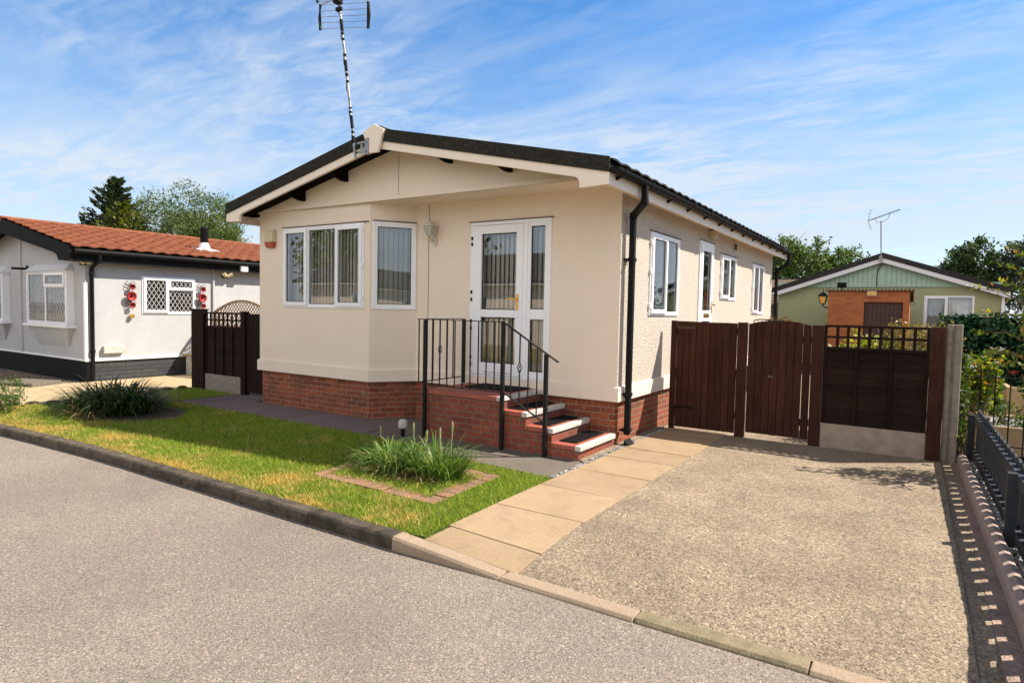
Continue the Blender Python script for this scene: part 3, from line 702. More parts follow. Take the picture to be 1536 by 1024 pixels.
# ---- fittings on the house (things that hang on it)
def wall_lantern(name, O, n, u, label, m_body, m_glass, s=1.0):
    e = empty(name, O, label, 'lamp')
    b = MB(O, u, n)
    b.prism([(.05 * s * math.cos(a), .085 * s * math.sin(a)) for a in [i * math.pi / 8 for i in range(16)]], 0, .016 * s, 'ac')
    b.build('backplate', m_body, e, bevel=.003)
    MB(O, u, n).tube([(0, .016, -.0), (0, .07 * s, .0), (0, .12 * s, .035 * s), (0, .12 * s, .08 * s)], .012 * s, 8).build('bracket', m_body, e, smooth=True)
    b = MB(Vector(O) + Vector(n).normalized() * .12 * s + Vector((0, 0, .08 * s)), u, n)
    c4 = [(1, 1), (-1, 1), (-1, -1), (1, -1)]
    def fr(r0, z0, r1, z1):
        b.add([(x * r0, y * r0, z0) for x, y in c4] + [(x * r1, y * r1, z1) for x, y in c4], [(0, 1, 2, 3), (4, 5, 6, 7), (0, 1, 5, 4), (1, 2, 6, 5), (2, 3, 7, 6), (3, 0, 4, 7)])
    fr(.03 * s, -.015 * s, .042 * s, .0)
    for x, y in c4: b.bar((x * .042 * s, y * .042 * s, 0), (x * .072 * s, y * .072 * s, .135 * s), .012 * s, .012 * s)
    fr(.082 * s, .135 * s, .082 * s, .148 * s); fr(.078 * s, .148 * s, .05 * s, .19 * s); fr(.05 * s, .19 * s, .016 * s, .215 * s)
    b.tube([(0, 0, .21 * s), (0, 0, .235 * s), (0, 0, .285 * s)], [.014 * s, .010 * s, .002 * s], 8)
    b.build('lantern_frame', m_body, e)
    g = MB(Vector(O) + Vector(n).normalized() * .12 * s + Vector((0, 0, .08 * s)), u, n)
    g.add([(x * .037 * s, y * .037 * s, .001) for x, y in c4] + [(x * .067 * s, y * .067 * s, .134 * s) for x, y in c4], [(0, 1, 5, 4), (1, 2, 6, 5), (2, 3, 7, 6), (3, 0, 4, 7)])
    g.build('glass', m_glass, e)
    return e
M['lantern_white'] = mat('lantern_cream_metal', (.66, .60, .52), (.52, .47, .40), 25, .5)
M['lantern_glass'] = mat('frosted_glass', (.48, .46, .40), (.40, .38, .34), 12, .25)
M['amber'] = mat('amber_glass', (.75, .42, .10), None, rough=.3)
wall_lantern('wall_lantern', (-2.90, -.002, 2.60), NY, X, 'cream coach lantern on the front wall between bay window and front door', M['lantern_white'], M['lantern_glass'], .95)
al = empty('alarm_box', (-5.90, BY - .003, 2.56), 'yellowed alarm bell box with red base on wall left of bay window', 'alarm box')
b = MB((-5.90, BY - .003, 2.56), X, NY)
b.add([(-.115, 0, .09), (.115, 0, .09), (.115, 0, .29), (-.115, 0, .29), (-.105, .085, .09), (.105, .085, .09), (.105, .075, .265), (-.105, .075, .265)], [(0, 1, 5, 4), (1, 2, 6, 5), (2, 3, 7, 6), (3, 0, 4, 7), (4, 5, 6, 7), (0, 1, 2, 3)])
M['alarm_y'] = mat('yellowed_plastic', (.62, .52, .32), (.56, .46, .27), 9, .45); M['alarm_r'] = mat('red_plastic', (.42, .07, .035), None, rough=.4)
b.build('cover', M['alarm_y'], al, bevel=.006)
b = MB((-5.90, BY - .003, 2.56), X, NY)
b.add([(-.105, 0, .0), (.09, 0, .0), (.115, 0, .088), (-.115, 0, .088), (-.085, .06, .005), (.075, .06, .005), (.104, .084, .088), (-.104, .084, .088)], [(0, 1, 5, 4), (1, 2, 6, 5), (2, 3, 7, 6), (3, 0, 4, 7), (4, 5, 6, 7), (0, 1, 2, 3)])
b.build('base', M['alarm_r'], al, bevel=.006)
def box_thing(name, label, cat, O, u, n, parts):
    e = empty(name, O, label, cat)
    for nm, dims, m_ in parts: MB(O, u, n).box(*dims).build(nm, m_, e, bevel=.004)
    return e
box_thing('security_light', 'small cream security light box on the side wall above the side door', 'light', (0.002, 3.80, 2.90), Y, X, [('housing', (-.12, .10, 0, .10, .0, .13), M['alarm_y']), ('lens', (-.10, .08, .10, .115, .01, .07), M['upvc_old'])])
box_thing('wall_vent', 'tall narrow white vent on the side wall above the middle side window', 'vent', (0.002, 5.44, 2.83), Y, X, [('frame', (-.10, .10, 0, .02, 0, .16), M['upvc_old']), ('grille', (-.075, .075, .02, .026, .02, .14), M['black'])])

# ---- television aerial on the gable
def aerial_mast(e, p0, p1, r=.018):
    d = Vector(p1) - Vector(p0)
    MB().tube([p0, p1], r, 10).build('mast', M['steel'], e, smooth=True)
    return d
A = empty('tv_aerial', (-3.40, -1.08, 3.66), 'tall leaning mast aerial with grid reflectors strapped to the gable edge beside its pointed cap', 'aerial')
p0, p1 = Vector((-3.395, -1.085, 3.62)), Vector((-3.745, -1.085, 5.83)); aerial_mast(A, p0, p1)
tp = MB()
for t0, t1 in ((.09, .135), (.15, .165), (.18, .26), (.275, .285), (.30, .31), (.46, .475), (.50, .52), (.53, .60), (.62, .64), (.72, .735), (.755, .77), (.775, .85)):
    tp.tube([p0.lerp(p1, t0), p0.lerp(p1, t1)], .0215, 10)
tp.build('black_tape', M['black'], A)
cbl = MB(); cbl.tube([p0.lerp(p1, t) + Vector((.022 * math.sin(t * 40), -.012, 0)) for t in np.linspace(.02, .97, 40)], .005, 5); cbl.build('cable', M['black'], A)
br = MB(); 
for z in (3.70, 3.82): br.box(-3.43, -3.22, -1.07, -1.045, z - .012, z + .012)
br.box(-3.25, -3.19, -1.06, -1.006, 3.66, 3.87); br.box(-3.33, -3.29, -1.058, -1.052, 3.69, 3.84)
br.build('bracket', M['alu'], A)
ax = (p1 - p0).normalized(); cen = p0.lerp(p1, .945)
hvec = Vector((.985, .10, -.15)).normalized()
def gridref(c, sgn):
    g = MB()
    for k in range(5):
        dz = -.16 + k * .08; bow = .05 * math.cos(dz * 9)
        g.tube([c + hvec * -.43 + Vector((0, 0, dz)), c + hvec * .43 + Vector((0, 0, dz))], .0035, 5)
    g.build('reflector_grid', M['alu'], A)
    for s_ in (-1, 1):
        q = MB(); q.frame(c + hvec * .43 * s_, hvec, (0, 1, 0))
        q.prism([(-.014, -.18), (.012, -.17), (.030 * s_, 0), (.012, .17), (-.014, .18)], -.012, .012, 'ac'); q.build('end_cap', M['black'], A)
gridref(p0.lerp(p1, .885) + Vector((0, .06, 0)), 1); gridref(p0.lerp(p1, 1.06) + Vector((0, .06, 0)), 1)
hb = MB(); hb.box(cen.x - .05, cen.x + .05, cen.y - .08, cen.y + .02, cen.z - .0, cen.z + .09); hb.box(cen.x - .03, cen.x + .07, cen.y - .05, cen.y + .0, cen.z - .10, cen.z - .05)
hb.build('junction_box', M['black'], A, bevel=.01)
el = MB(); c_ = cen + Vector((0, -.06, .05))
for dx, dz in ((-.23, -.035), (.24, -.09), (-.20, .09), (.24, .07)): el.bar(c_, c_ + Vector((dx, -.05, dz)), .012, .012)
el.build('dipole', M['alu'], A)

# ================================================================== STEPS, RAILING, MATS
S = empty('brick_steps', (-1.1, -.5, 0), 'red brick entrance steps with white edged red treads up to the front door', 'steps')
FY = -.95
b = MB(); b.box(-2.20, -1.06, FY, -.0, -.02, .545); b.box(-1.06, -.71, FY, -.0, -.02, .40); b.box(-.71, -.36, FY, 0, -.02, .255); b.box(-.36, -.02, FY, 0, -.02, .10)
b.build('brick_base', M['brick_step'], S)
t = MB(); t.box(-2.215, -1.115, FY - .018, -.033, .545, .60); t.build('landing_slab', M['redpaint'], S, bevel=.004)
for xa, xb, z in ((-1.06, -.76, .45), (-.71, -.41, .305), (-.36, -.06, .15)):
    MB().box(xa, xb + .0, FY - .018, -.033, z - .05, z).build('tread', M['redpaint'], S, bevel=.004)
for xa, z in ((-1.115, .60), (-.76, .45), (-.41, .305), (-.06, .15)):
    MB().box(xa + .001, xa + .075, FY - .020, -.031, z - .052, z + .003).build('nosing', M['upvc_old'], S, bevel=.006)
mt = empty('door_mat', (-1.55, -.30, .60), 'dark rubber door mat on the top landing at the foot of the front door', 'mat')
MB().box(-1.95, -1.20, -.50, -.06, .601, .618).build('mat_body', M['rubber'], mt, bevel=.006)
for k, (xa, z, lb) in enumerate(((-1.03, .45, 'open lattice rubber mat on the highest of the three lower steps'), (-.68, .305, 'open lattice rubber mat on the middle of the three lower steps'), (-.33, .15, 'open lattice rubber mat on the lowest step by the ground'))):
    o = MB(); ya, yb = -.83, -.10
    ring(o.frame((0, 0, 0), X, (0, 0, 1), Y), xa, xa + .22, ya, yb, .012, z + .002, z + .014)
    for i in range(7):
        xx = xa + .018 + i * .031; o.box(xx - .004, xx + .004, z + .003, z + .012, ya + .012, yb - .012)
    for i in range(22):
        yy = ya + .03 + i * .0325; o.box(xa + .012, xa + .208, z + .0025, z + .0115, yy - .004, yy + .004)
    m_ = o.build('step_mat', M['rubber']); tag(m_, lb, 'mat', 'rubber mats on the entrance steps')

RLX = -2.255; RY = -1.0
RA = empty('handrail', (-1.3, RY, 0), 'black wrought iron railing around the landing and down the brick steps', 'railing')
def post(x, y, z0, z1): MB().box(x - .021, x + .021, y - .021, y + .021, z0, z1).build('post', M['iron'], RA, bevel=.003)
post(-2.20, RY, -.01, 1.485); post(-1.01, RY, -.01, 1.485); post(-.425, RY, -.01, 1.15); post(-2.26, -.12, .60, 1.485)
def rail(p, q, name='rail', wd=.03, th=.010): MB().bar(p, q, wd, th).build(name, M['iron'], RA)
rail((-2.20, RY, 1.49), (-1.0, RY, 1.49), 'top_rail'); rail((-2.18, RY, .665), (-1.03, RY, .665), 'bottom_rail')
rail((-2.27, RY - .06, 1.492), (-2.27, -.10, 1.492), 'top_rail'); rail((-2.27, RY - .04, .69), (-2.27, -.12, .69), 'bottom_rail')
rail((-1.02, RY, 1.493), (-.27, RY, 1.065), 'top_rail', .034, .012); rail((-.99, RY, .665), (-.44, RY, .375), 'bottom_rail')
def knot(c):
    k = MB()
    for j in range(4):
        pts = []
        for i in range(13):
            t_ = i / 12; a = j * math.pi / 2 + t_ * math.pi * 1.2; r = .026 * math.sin(math.pi * t_)
            pts.append((c[0] + r * math.cos(a), c[1] + r * math.sin(a), c[2] - .065 + .13 * t_))
        k.tube(pts, .0045, 6)
    return k.build('basket_knot', M['iron'], RA)
def bal(x, y, z0, z1, kz=None):
    m_ = MB()
    if kz: m_.box(x - .006, x + .006, y - .006, y + .006, z0, kz - .065); m_.box(x - .006, x + .006, y - .006, y + .006, kz + .065, z1); knot((x, y, kz))
    else: m_.box(x - .006, x + .006, y - .006, y + .006, z0, z1)
    m_.build('baluster', M['iron'], RA)
for i in range(9): bal(-2.20 + 1.19 * (i + 1) / 10, RY, .66, 1.488)
for i in range(6): bal(-2.27, RY - .04 + .92 * i / 6.6, .686, 1.488, 1.09 if i == 3 else None)
for i in range(4):
    x = -1.01 + .585 * (i + 1) / 5; zb = .665 - (x + .99) * .527; zt_ = 1.487 - (x + 1.01) * .571
    bal(x, RY, zb, zt_, zb + .42 if i == 1 else None)
bo = empty('bollard_light', (-2.42, -1.2, 0), 'small white capped drain cover post beside the foot of the black railing', 'post cap')
MB((-2.42, -1.16, 0)).lathe([(.028, 0), (.028, .10)], n=12).build('stem', M['black'], bo)
MB((-2.42, -1.16, .10)).lathe([(.052, 0), (.06, .015), (.06, .075), (.05, .10), (.02, .112)], n=20).build('cap', M['upvc_old'], bo, smooth=True)

# ================================================================== GROUND AND PAVING (structure)
def struct(name, mb, m, bevel=0): return tag(mb.build(name, m, bevel=bevel), kind='structure')
struct('ground', MB().quad((-400, -400, -.16), (400, -400, -.16), (400, 600, -.16), (-400, 600, -.16)), M['soil'])
struct('road', MB().quad((-80, -10.2, -.10), (80, -10.2, -.10), (80, -3.6, -.10), (-80, -3.6, -.10)), M['road'])
kpts = [(-30, -8.4), (-18, -5.9), (-12, -4.62), (-9, -4.18), (-6.8, -3.96), (-5.7, -3.89), (-4.7, -3.84), (-3.7, -3.825), (-.06, -3.825)]
pl = MB(); pl.prism([(-80, 60), (-80, -8.2), (-30, -8.2)] + [(x, y + .10) for x, y in kpts[1:]] + [(3.3, -3.72), (3.6, -3.75), (80, -3.75), (80, 60)], -.155, -.092, 'ab')
struct('plot_ground', pl, M['soil'])
# kerbs
kb = MB()
def kerb_run(mb, P, z0, ztop, wd=.125, ends=None):
    for i in range(len(P) - 1):
        (x0, y0), (x1, y1) = P[i], P[i + 1]; L_ = math.hypot(x1 - x0, y1 - y0); k = max(1, round(L_ / .915)); d = Vector((x1 - x0, y1 - y0, 0)) / L_; n = Vector((-d.y, d.x, 0))
        for j in range(k):
            a, c = L_ * j / k + .003, L_ * (j + 1) / k - .003
            jz = random.uniform(-.003, .003); jo = random.uniform(-.003, .003)
            p0 = Vector((x0, y0, 0)) + d * a + n * jo; p1 = Vector((x0, y0, 0)) + d * c + n * (jo + random.uniform(-.002, .002))
            za = ztop(p0.x) + jz; zb = ztop(p1.x) + jz
            ch = .018
            pr = lambda p, z: [(p.x, p.y, z0), (p.x, p.y, z - ch), (p.x + n.x * ch, p.y + n.y * ch, z), (p.x + n.x * wd, p.y + n.y * wd, z), (p.x + n.x * wd, p.y + n.y * wd, z0)]
            mb.add(pr(p0, za) + pr(p1, zb), [(0, 1, 2, 3, 4), (5, 6, 7, 8, 9)] + [(q, (q + 1) % 5, 5 + (q + 1) % 5, 5 + q) for q in range(5)])
kerb_run(kb, kpts, -.15, lambda x: .0)
struct('kerb', kb, M['kerb'], .004)
kd = MB(); kerb_run(kd, [(-.055, -3.825), (.86, -3.80)], -.15, lambda x: -.002 - .073 * max(0, min(1, (x + .055) / .9))); 
kerb_run(kd, [(.865, -3.80), (1.78, -3.81)], -.15, lambda x: -.076)
struct('dropped_kerb', kd, M['kerb_pale'], .004)
kd = MB(); kerb_run(kd, [(1.785, -3.81), (2.68, -3.80)], -.15, lambda x: -.076); struct('mossy_dropped_kerb', kd, M['kerb_moss'], .004)
kd = MB(); kerb_run(kd, [(2.681, -3.80), (3.6, -3.81), (12, -3.81)], -.15, lambda x: -.076); struct('dropped_kerb', kd, M['kerb_pale'], .004)
# joint of dirt along the kerb foot
# driveway
def drape(name, x0, x1, y0, y1, m, z, nx=24, ny=40, zf=None, rough=.0, edge=None):
    V = []; F = []
    for j in range(ny + 1):
        for i in range(nx + 1):
            x = x0 + (x1 - x0) * i / nx; y = y0 + (y1 - y0) * j / ny
            if edge: x, y = edge(x, y, i / nx, j / ny)
            V.append((x, y, (zf(x, y) if zf else z) + random.uniform(-rough, rough)))
    for j in range(ny):
        for i in range(nx): a = j * (nx + 1) + i; F.append((a, a + 1, a + nx + 2, a + nx + 1))
    o = mesh_np(name, V, F, m, smooth=True); return tag(o, kind='structure')
def dz(x, y): return -.008 - .072 * max(0, min(1, (-2.9 - y) / .8)) ** 1.3
drape('driveway', .93, 3.34, -3.69, 1.62, M['drive'], 0, zf=dz, rough=.0015, edge=lambda x, y, u, v: (x + (.02 * (-y) * .35 if u > .5 else 0) * u, y))
drape('driveway_margin', 3.27, 3.52, -3.69, 1.62, M['drive'], 0, nx=4, zf=lambda x, y: dz(x, y) - .016, rough=.001)
struct('back_yard', MB().box(.0, 3.48, 1.63, 12.9, -.1, -.012), M['drive'])
# path slabs along the driveway : ten slabs, joints as measured
js = [-3.695, -3.38, -2.74, -2.0, -1.26, -.55, .0, .62, 1.24, 1.62]
ps = MB()
for a, c in zip(js[:-1], js[1:]):
    def pz(x, y): return -(.002 + .074 * max(0, min(1, (x + .055) / .9))) * max(0, min(1, (-2.85 - y) / .8)) ** 1.3
    t0, t1 = random.uniform(-.003, .003), random.uniform(-.003, .003)
    x0, x1 = .115 + random.uniform(-.006, .006), .925 + random.uniform(-.004, .004)
    if a < -3.5: x0 = .14
    ps.add([(x0, a + .006, -.1), (x1, a + .006, -.1), (x1, c - .006, -.1), (x0, c - .006, -.1), (x0, a + .006, pz(x0, a) + t0), (x1, a + .006, pz(x1, a) + t1), (x1, c - .006, pz(x1, c) + t1), (x0, c - .006, pz(x0, c) + t0)],
           [(0, 3, 2, 1), (4, 5, 6, 7), (0, 1, 5, 4), (1, 2, 6, 5), (2, 3, 7, 6), (3, 0, 4, 7)])
struct('garden_path', ps, M['slab'], .004)
# front slab path and the dark apron round the steps
fp = MB(); xs = [-7.35, -6.72, -6.10, -5.30, -4.62, -3.75, -2.95]
for a, c in zip(xs[:-1], xs[1:]):
    z = random.uniform(-.012, -.004); fp.box(a + .006, c - .006, -1.34 + .05 * random.random(), -.57, -.09, z)
for x in (-7.35, -6.85): fp.box(x + .005, x + .49, -.56, .3, -.09, -.008)
struct('front_path', fp, M['slab_pink'], .006)
ap = MB(); ap.prism([(-2.94, -1.36), (-2.2, -1.42), (-1.3, -1.62), (.055, -1.72), (.055, .0), (-2.94, .0)], -.09, -.012, 'ab'); ap.prism([(-2.94, -.02), (-2.94, -1.0), (-3.9, -.5), (-3.9, -.3)], -.09, -.016, 'ab'); struct('step_apron', ap, M['tarmac'])
struct('house_footing', MB().prism([(-.02, -.92), (.055, -.98), (.055, 1.62), (-.06, 1.62)], -.1, .004, 'ab'), M['drive'])
# strip of gravel between footing and path
def stones(name, n, region, z, smin, smax, m, zj=.01, kind='stuff'):
    base = np.array([(1, 0, 0), (-1, 0, 0), (0, 1, 0), (0, -1, 0), (0, 0, 1), (0, 0, -1)], float)
    f0 = np.array([(0, 2, 4), (2, 1, 4), (1, 3, 4), (3, 0, 4), (2, 0, 5), (1, 2, 5), (3, 1, 5), (0, 3, 5)])
    Vs, Fs = [], []
    for i in range(n):
        x, y = region()
        s = RNG.uniform(smin, smax); q = RNG.normal(size=(3, 3)); q, _ = np.linalg.qr(q)
        v = base * (s * RNG.uniform(.6, 1.15, (6, 1))); v = v @ q.T; v[:, 2] *= .7
        v += (x, y, z + RNG.uniform(0, zj)); Vs.append(v); Fs.append(f0 + 6 * i)
    o = mesh_np(name, np.vstack(Vs), np.vstack(Fs), m); return tag(o, kind=kind)
stones('gravel_strip', 420, lambda: (RNG.uniform(.06, .115), RNG.uniform(-1.7, 1.45)), -.012, .007, .015, M['stone'])

stones('road_grit', 260, lambda: (lambda xx: (xx, -3.83 - abs(RNG.normal(0, .10)) - (.0 if xx > -4.7 else (-xx - 4.7) * .055)))(RNG.uniform(-7.5, 3.4)), -.099, .003, .009, M['tanstone'], .002)
# ---- lawn
LAWN = [(-8.78, -.28), (-7.36, -.28), (-7.36, -1.40), (-2.95, -1.40), (-2.2, -1.46), (-1.3, -1.66), (.10, -1.76), (.115, -3.66), (-.06, -3.695), (-3.7, -3.695), (-4.7, -3.71), (-5.7, -3.76), (-6.8, -3.83), (-8.7, -4.02), (-8.75, -3.3), (-8.42, -2.65)]
struct('lawn_soil', MB().prism(LAWN, -.06, -.012, 'ab'), M['turf'])
BED = [(-1.86, -3.06), (-.30, -3.08), (-.34, -1.99), (-1.90, -2.0)]
def inpoly(P, x, y):
    P = np.array(P); r = np.zeros(len(x), bool); j = len(P) - 1
    for i in range(len(P)):
        c = ((P[i, 1] > y) != (P[j, 1] > y)) & (x < (P[j, 0] - P[i, 0]) * (y - P[i, 1]) / (P[j, 1] - P[i, 1] + 1e-12) + P[i, 0]); r ^= c; j = i
    return r
def blades(name, n, mask, bbox, hmin, hmax, wd, m, lean=.5, z0=-.014):
    x = RNG.uniform(bbox[0], bbox[1], n); y = RNG.uniform(bbox[2], bbox[3], n); k = mask(x, y); x, y = x[k], y[k]; n = len(x)
    a = RNG.uniform(0, 2 * np.pi, n); h = RNG.uniform(hmin, hmax, n) ; l = RNG.normal(0, lean, (n, 2)) * h[:, None]
    dx, dy = np.cos(a) * wd, np.sin(a) * wd
    V = np.empty((n, 3, 3)); V[:, 0] = np.stack([x - dx, y - dy, np.full(n, z0)], 1); V[:, 1] = np.stack([x + dx, y + dy, np.full(n, z0)], 1)
    V[:, 2] = np.stack([x + l[:, 0], y + l[:, 1], z0 + h], 1)
    return tag(mesh_np(name, V.reshape(-1, 3), np.arange(3 * n).reshape(n, 3), m), kind='stuff')
near = lambda x, y: RNG.uniform(0, 1, len(x)) < np.clip(1.0 - (-x - 2.0) * .09, .45, 1)
blades('grass', 340000, lambda x, y: inpoly(LAWN, x, y) & ~inpoly(BED, x, y) & near(x, y) & ~(((x + 6.75) / .95) ** 2 + ((y + 2.35) / .62) ** 2 < 1), (-8.8, .15, -4.05, -.25), .015, .048, .0031, M['grass'], .6)
blades('grass_fringe', 9000, lambda x, y: inpoly([(-8.7, -3.9), (-.06, -3.64), (.10, -3.62), (.12, -1.74), (.15, -1.74), (.17, -3.70), (-.06, -3.735), (-4.7, -3.745), (-8.7, -4.05)], x, y), (-8.8, .2, -4.1, -1.7), .015, .045, .004, M['grass'], .8)
# brick bed edging
be = MB()
def brick_row(p, q, w2=.205):
    p, q = Vector((*p, 0)), Vector((*q, 0)); L_ = (q - p).length; d = (q - p) / L_; n = Vector((-d.y, d.x, 0)); k = int(L_ / .112)
    be.frame(p, d, n)
    for i in range(k):
        a = L_ * i / k
        for r in range(2):
            if r == 1 and (i % 2): continue
        be.box(a + .004, a + L_ / k - .004, .0 + random.uniform(0, .008), w2 - random.uniform(0, .01), -.08, .004 + random.uniform(-.006, .006))
brick_row((-1.86, -3.06), (-.30, -3.08)); brick_row((-.30, -2.87), (-.34, -1.99)); brick_row((-.55, -1.99), (-1.90, -2.0)); brick_row((-1.90, -2.21), (-1.865, -2.85))
tag(be.build('bed_edging', M['brickbed'], bevel=.006), 'worn red brick edging laid flat around the small grassy flower bed', 'edging')
struct('bed_soil', MB().prism([(-1.68, -2.87), (-.50, -2.88), (-.53, -2.19), (-1.70, -2.2)], -.05, -.008, 'ab'), M['soil'])
blades('bed_grass', 9000, lambda x, y: inpoly([(-1.74, -2.95), (-.43, -2.96), (-.45, -2.12), (-1.75, -2.12)], x, y) & ((((x + 1.1) / .5) ** 2 + ((y + 2.42) / .3) ** 2 > RNG.uniform(.3, 1.2, len(x)))), (-1.75, -.43, -2.96, -2.12), .02, .06, .0045, M['grass'], .8)

# ---- blade plants
def clump(name, c, n, rx, ry, lmin, lmax, wd, m, spread=1.0, droop=1.0, seg=6, parent=None, up=.75):
    V, F = [], []
    for i in range(n):
        a = RNG.uniform(0, 2 * np.pi); rr = np.sqrt(RNG.uniform(0, 1)); bx, by = c[0] + rx * rr * np.cos(a), c[1] + ry * rr * np.sin(a)
        a2 = a + RNG.normal(0, .7); L_ = RNG.uniform(lmin, lmax); tilt = RNG.uniform(.05, .55) * spread + .35 * rr * spread
        d = np.array([np.cos(a2), np.sin(a2), 0.]); side = np.array([-np.sin(a2), np.cos(a2), 0.]); p = np.array([bx, by, c[2]]); th = tilt; k = len(V); w0 = wd * RNG.uniform(.7, 1.2); bend = droop * RNG.uniform(.5, 1.6)
        for s in range(seg + 1):
            t = s / seg; w_ = w0 * (1 - t ** 2.2) * (.55 + .45 * min(1, t * 4)) + .0006
            V.append(p - side * w_); V.append(p + side * w_)
            p = p + (d * np.sin(th) + np.array([0, 0, np.cos(th)])) * L_ / seg; th += bend / seg * (.4 + 1.4 * t)
            if p[2] < c[2] + .01: p[2] = c[2] + .01
        for s in range(seg): F.append((k + 2 * s, k + 2 * s + 1, k + 2 * s + 3, k + 2 * s + 2))
    return mesh_np(name, V, F, m, parent)
P1 = empty('lily_clump', (-1.1, -2.45, 0), 'sunlit clump of long grassy leaves with upright stalks in the brick edged bed', 'plant')
clump('leaves', (-1.42, -2.38, -.01), 420, .34, .19, .26, .54, .0095, M['lily'], 1.25, 2.0, parent=P1); clump('leaves', (-.82, -2.40, -.01), 340, .27, .17, .24, .52, .0085, M['lily'], .9, 1.3, parent=P1)
clump('dead_leaves', (-1.12, -2.55, -.01), 190, .42, .16, .10, .30, .006, M['straw'], 1.6, 1.8, parent=P1)
M['stalk'] = leafmat('pale_stalks', [(0, (.22, .27, .10)), (1, (.34, .36, .18))], .1)
for x, y, h, dx in ((-1.08, -2.42, .49, -.03), (-1.0, -2.38, .43, .03), (-.72, -2.32, .54, .02), (-.78, -2.36, .47, -.04), (-.74, -2.42, .42, -.03), (-1.52, -2.3, .38, -.16)):
    MB().tube([(x, y, 0), (x + dx * .5, y, h * .6), (x + dx, y, h - .11), (x + dx, y, h - .05), (x + dx, y, h - .02), (x + dx, y, h + .01)], [.005, .005, .005, .009, .011, .003], 6).build('flower_stalk', M['stalk'], P1)
P2 = empty('lily_clump', (-6.75, -2.35, 0), 'large dark arching lily clump in the shade at the left of the lawn', 'plant')
clump('leaves', (-7.1, -2.5, 0), 640, .50, .40, .40, .80, .013, M['lily_dark'], 1.2, 2.0, parent=P2); clump('leaves', (-6.65, -2.45, 0), 300, .34, .30, .40, .78, .013, M['lily_dark'], 1.1, 1.8, parent=P2)
clump('dead_leaves', (-6.75, -2.95, .0), 80, .34, .12, .2, .5, .007, M['straw'], 1.9, 1.4, parent=P2)
struct('shrub_bed_soil', MB().prism([(-6.65 + .98 * math.cos(i * math.pi / 12), -2.42 + .60 * math.sin(i * math.pi / 12)) for i in range(24)], -.04, -.004, 'ab'), M['soil'])

# ---- leaf cards
def leaves(name, P, size, m, parent=None, up=.3, asp=.5, D=None, zsquash=1.0):
    n = len(P); P = np.asarray(P)
    d = RNG.normal(size=(n, 3)) if D is None else D + RNG.normal(size=(n, 3)) * .35
    d /= np.linalg.norm(d, axis=1)[:, None]
    r = RNG.normal(size=(n, 3)); r[:, 2] += up; s = np.cross(d, r); s /= np.linalg.norm(s, axis=1)[:, None] + 1e-9
    L_ = (size * RNG.uniform(.6, 1.3, n))[:, None]; nn = np.cross(s, d)
    V = np.empty((n, 4, 3)); V[:, 0] = P - d * L_ * .5; V[:, 1] = P + s * L_ * asp * .5 + nn * L_ * .07; V[:, 2] = P + d * L_ * .5; V[:, 3] = P - s * L_ * asp * .5 + nn * L_ * .07
    return mesh_np(name, V.reshape(-1, 3), np.arange(4 * n).reshape(n, 4), m, parent)
def crown_points(blobs, n, clumps=26, fill=.25, cs=.30):
    """blobs: (x,y,z,rx,ry,rz). leaf clumps sit on the shell of each blob, gaps stay between them"""
    out = []; vol = np.array([(b[3] * b[4] * b[5]) ** .67 for b in blobs]); vol /= vol.sum()
    for b, v in zip(blobs, vol):
        k = max(6, int(clumps * v * len(blobs) ** .5)); u = RNG.normal(size=(k, 3)); u /= np.linalg.norm(u, axis=1)[:, None]; u *= RNG.uniform(.62, 1.04, (k, 1))
        m_ = int(n * v); idx = RNG.integers(0, k, m_); cr = RNG.uniform(.6, 1.3, k)[idx][:, None]
        p = u[idx] + np.clip(RNG.normal(size=(m_, 3)), -1.9, 1.9) * cs * cr * .55
        q = int(m_ * fill)
        if q: w_ = RNG.normal(size=(q, 3)); w_ /= np.linalg.norm(w_, axis=1)[:, None]; p[:q] = w_ * RNG.uniform(.2, .95, (q, 1))
        out.append(p * np.array(b[3:6]) + np.array(b[:3]))
    return np.vstack(out)
def limb_tree(parent, base, h, blobs, r=.2):
    t = MB(); x, y, z = base
    t.tube([(x, y, z), (x + .1, y, z + h * .3), (x + .05, y + .1, z + h * .62), (x, y + .1, z + h * .85)], [r, r * .8, r * .55, r * .2], 10)
    t.build('trunk', M['bark'], parent)
    l = MB()
    for b in blobs:
        z0 = z + h * RNG.uniform(.3, .6); e_ = (b[0], b[1], b[2] + .1); mid = ((x + b[0]) / 2 + RNG.uniform(-.3, .3), (y + b[1]) / 2, (z0 + b[2]) / 2 - .2)
        l.tube([(x + .08, y + .05, z0), mid, e_], [r * .45, r * .3, r * .1], 7)
        for _ in range(5):
            q = np.array(b[:3]) + RNG.normal(size=3) * np.array(b[3:6]) * .5; l.tube([e_, tuple((np.array(e_) + q) / 2 + RNG.normal(size=3) * .1), tuple(q)], [r * .12, r * .08, r * .03], 5)
    l.build('limbs', M['bark'], parent)
def tree(name, base, blobs, n, size, m, label, group=None, r=.2, clumps=40, fill=.2, cs=.3, asp=.5):
    e = empty(name, (base[0], base[1], base[2]), label, 'tree', group)
    h = max(b[2] + b[5] for b in blobs) - base[2]
    limb_tree(e, base, h, blobs, r)
    leaves('crown', crown_points(blobs, n, clumps, fill, cs), size, m, e, asp=asp)
    return e
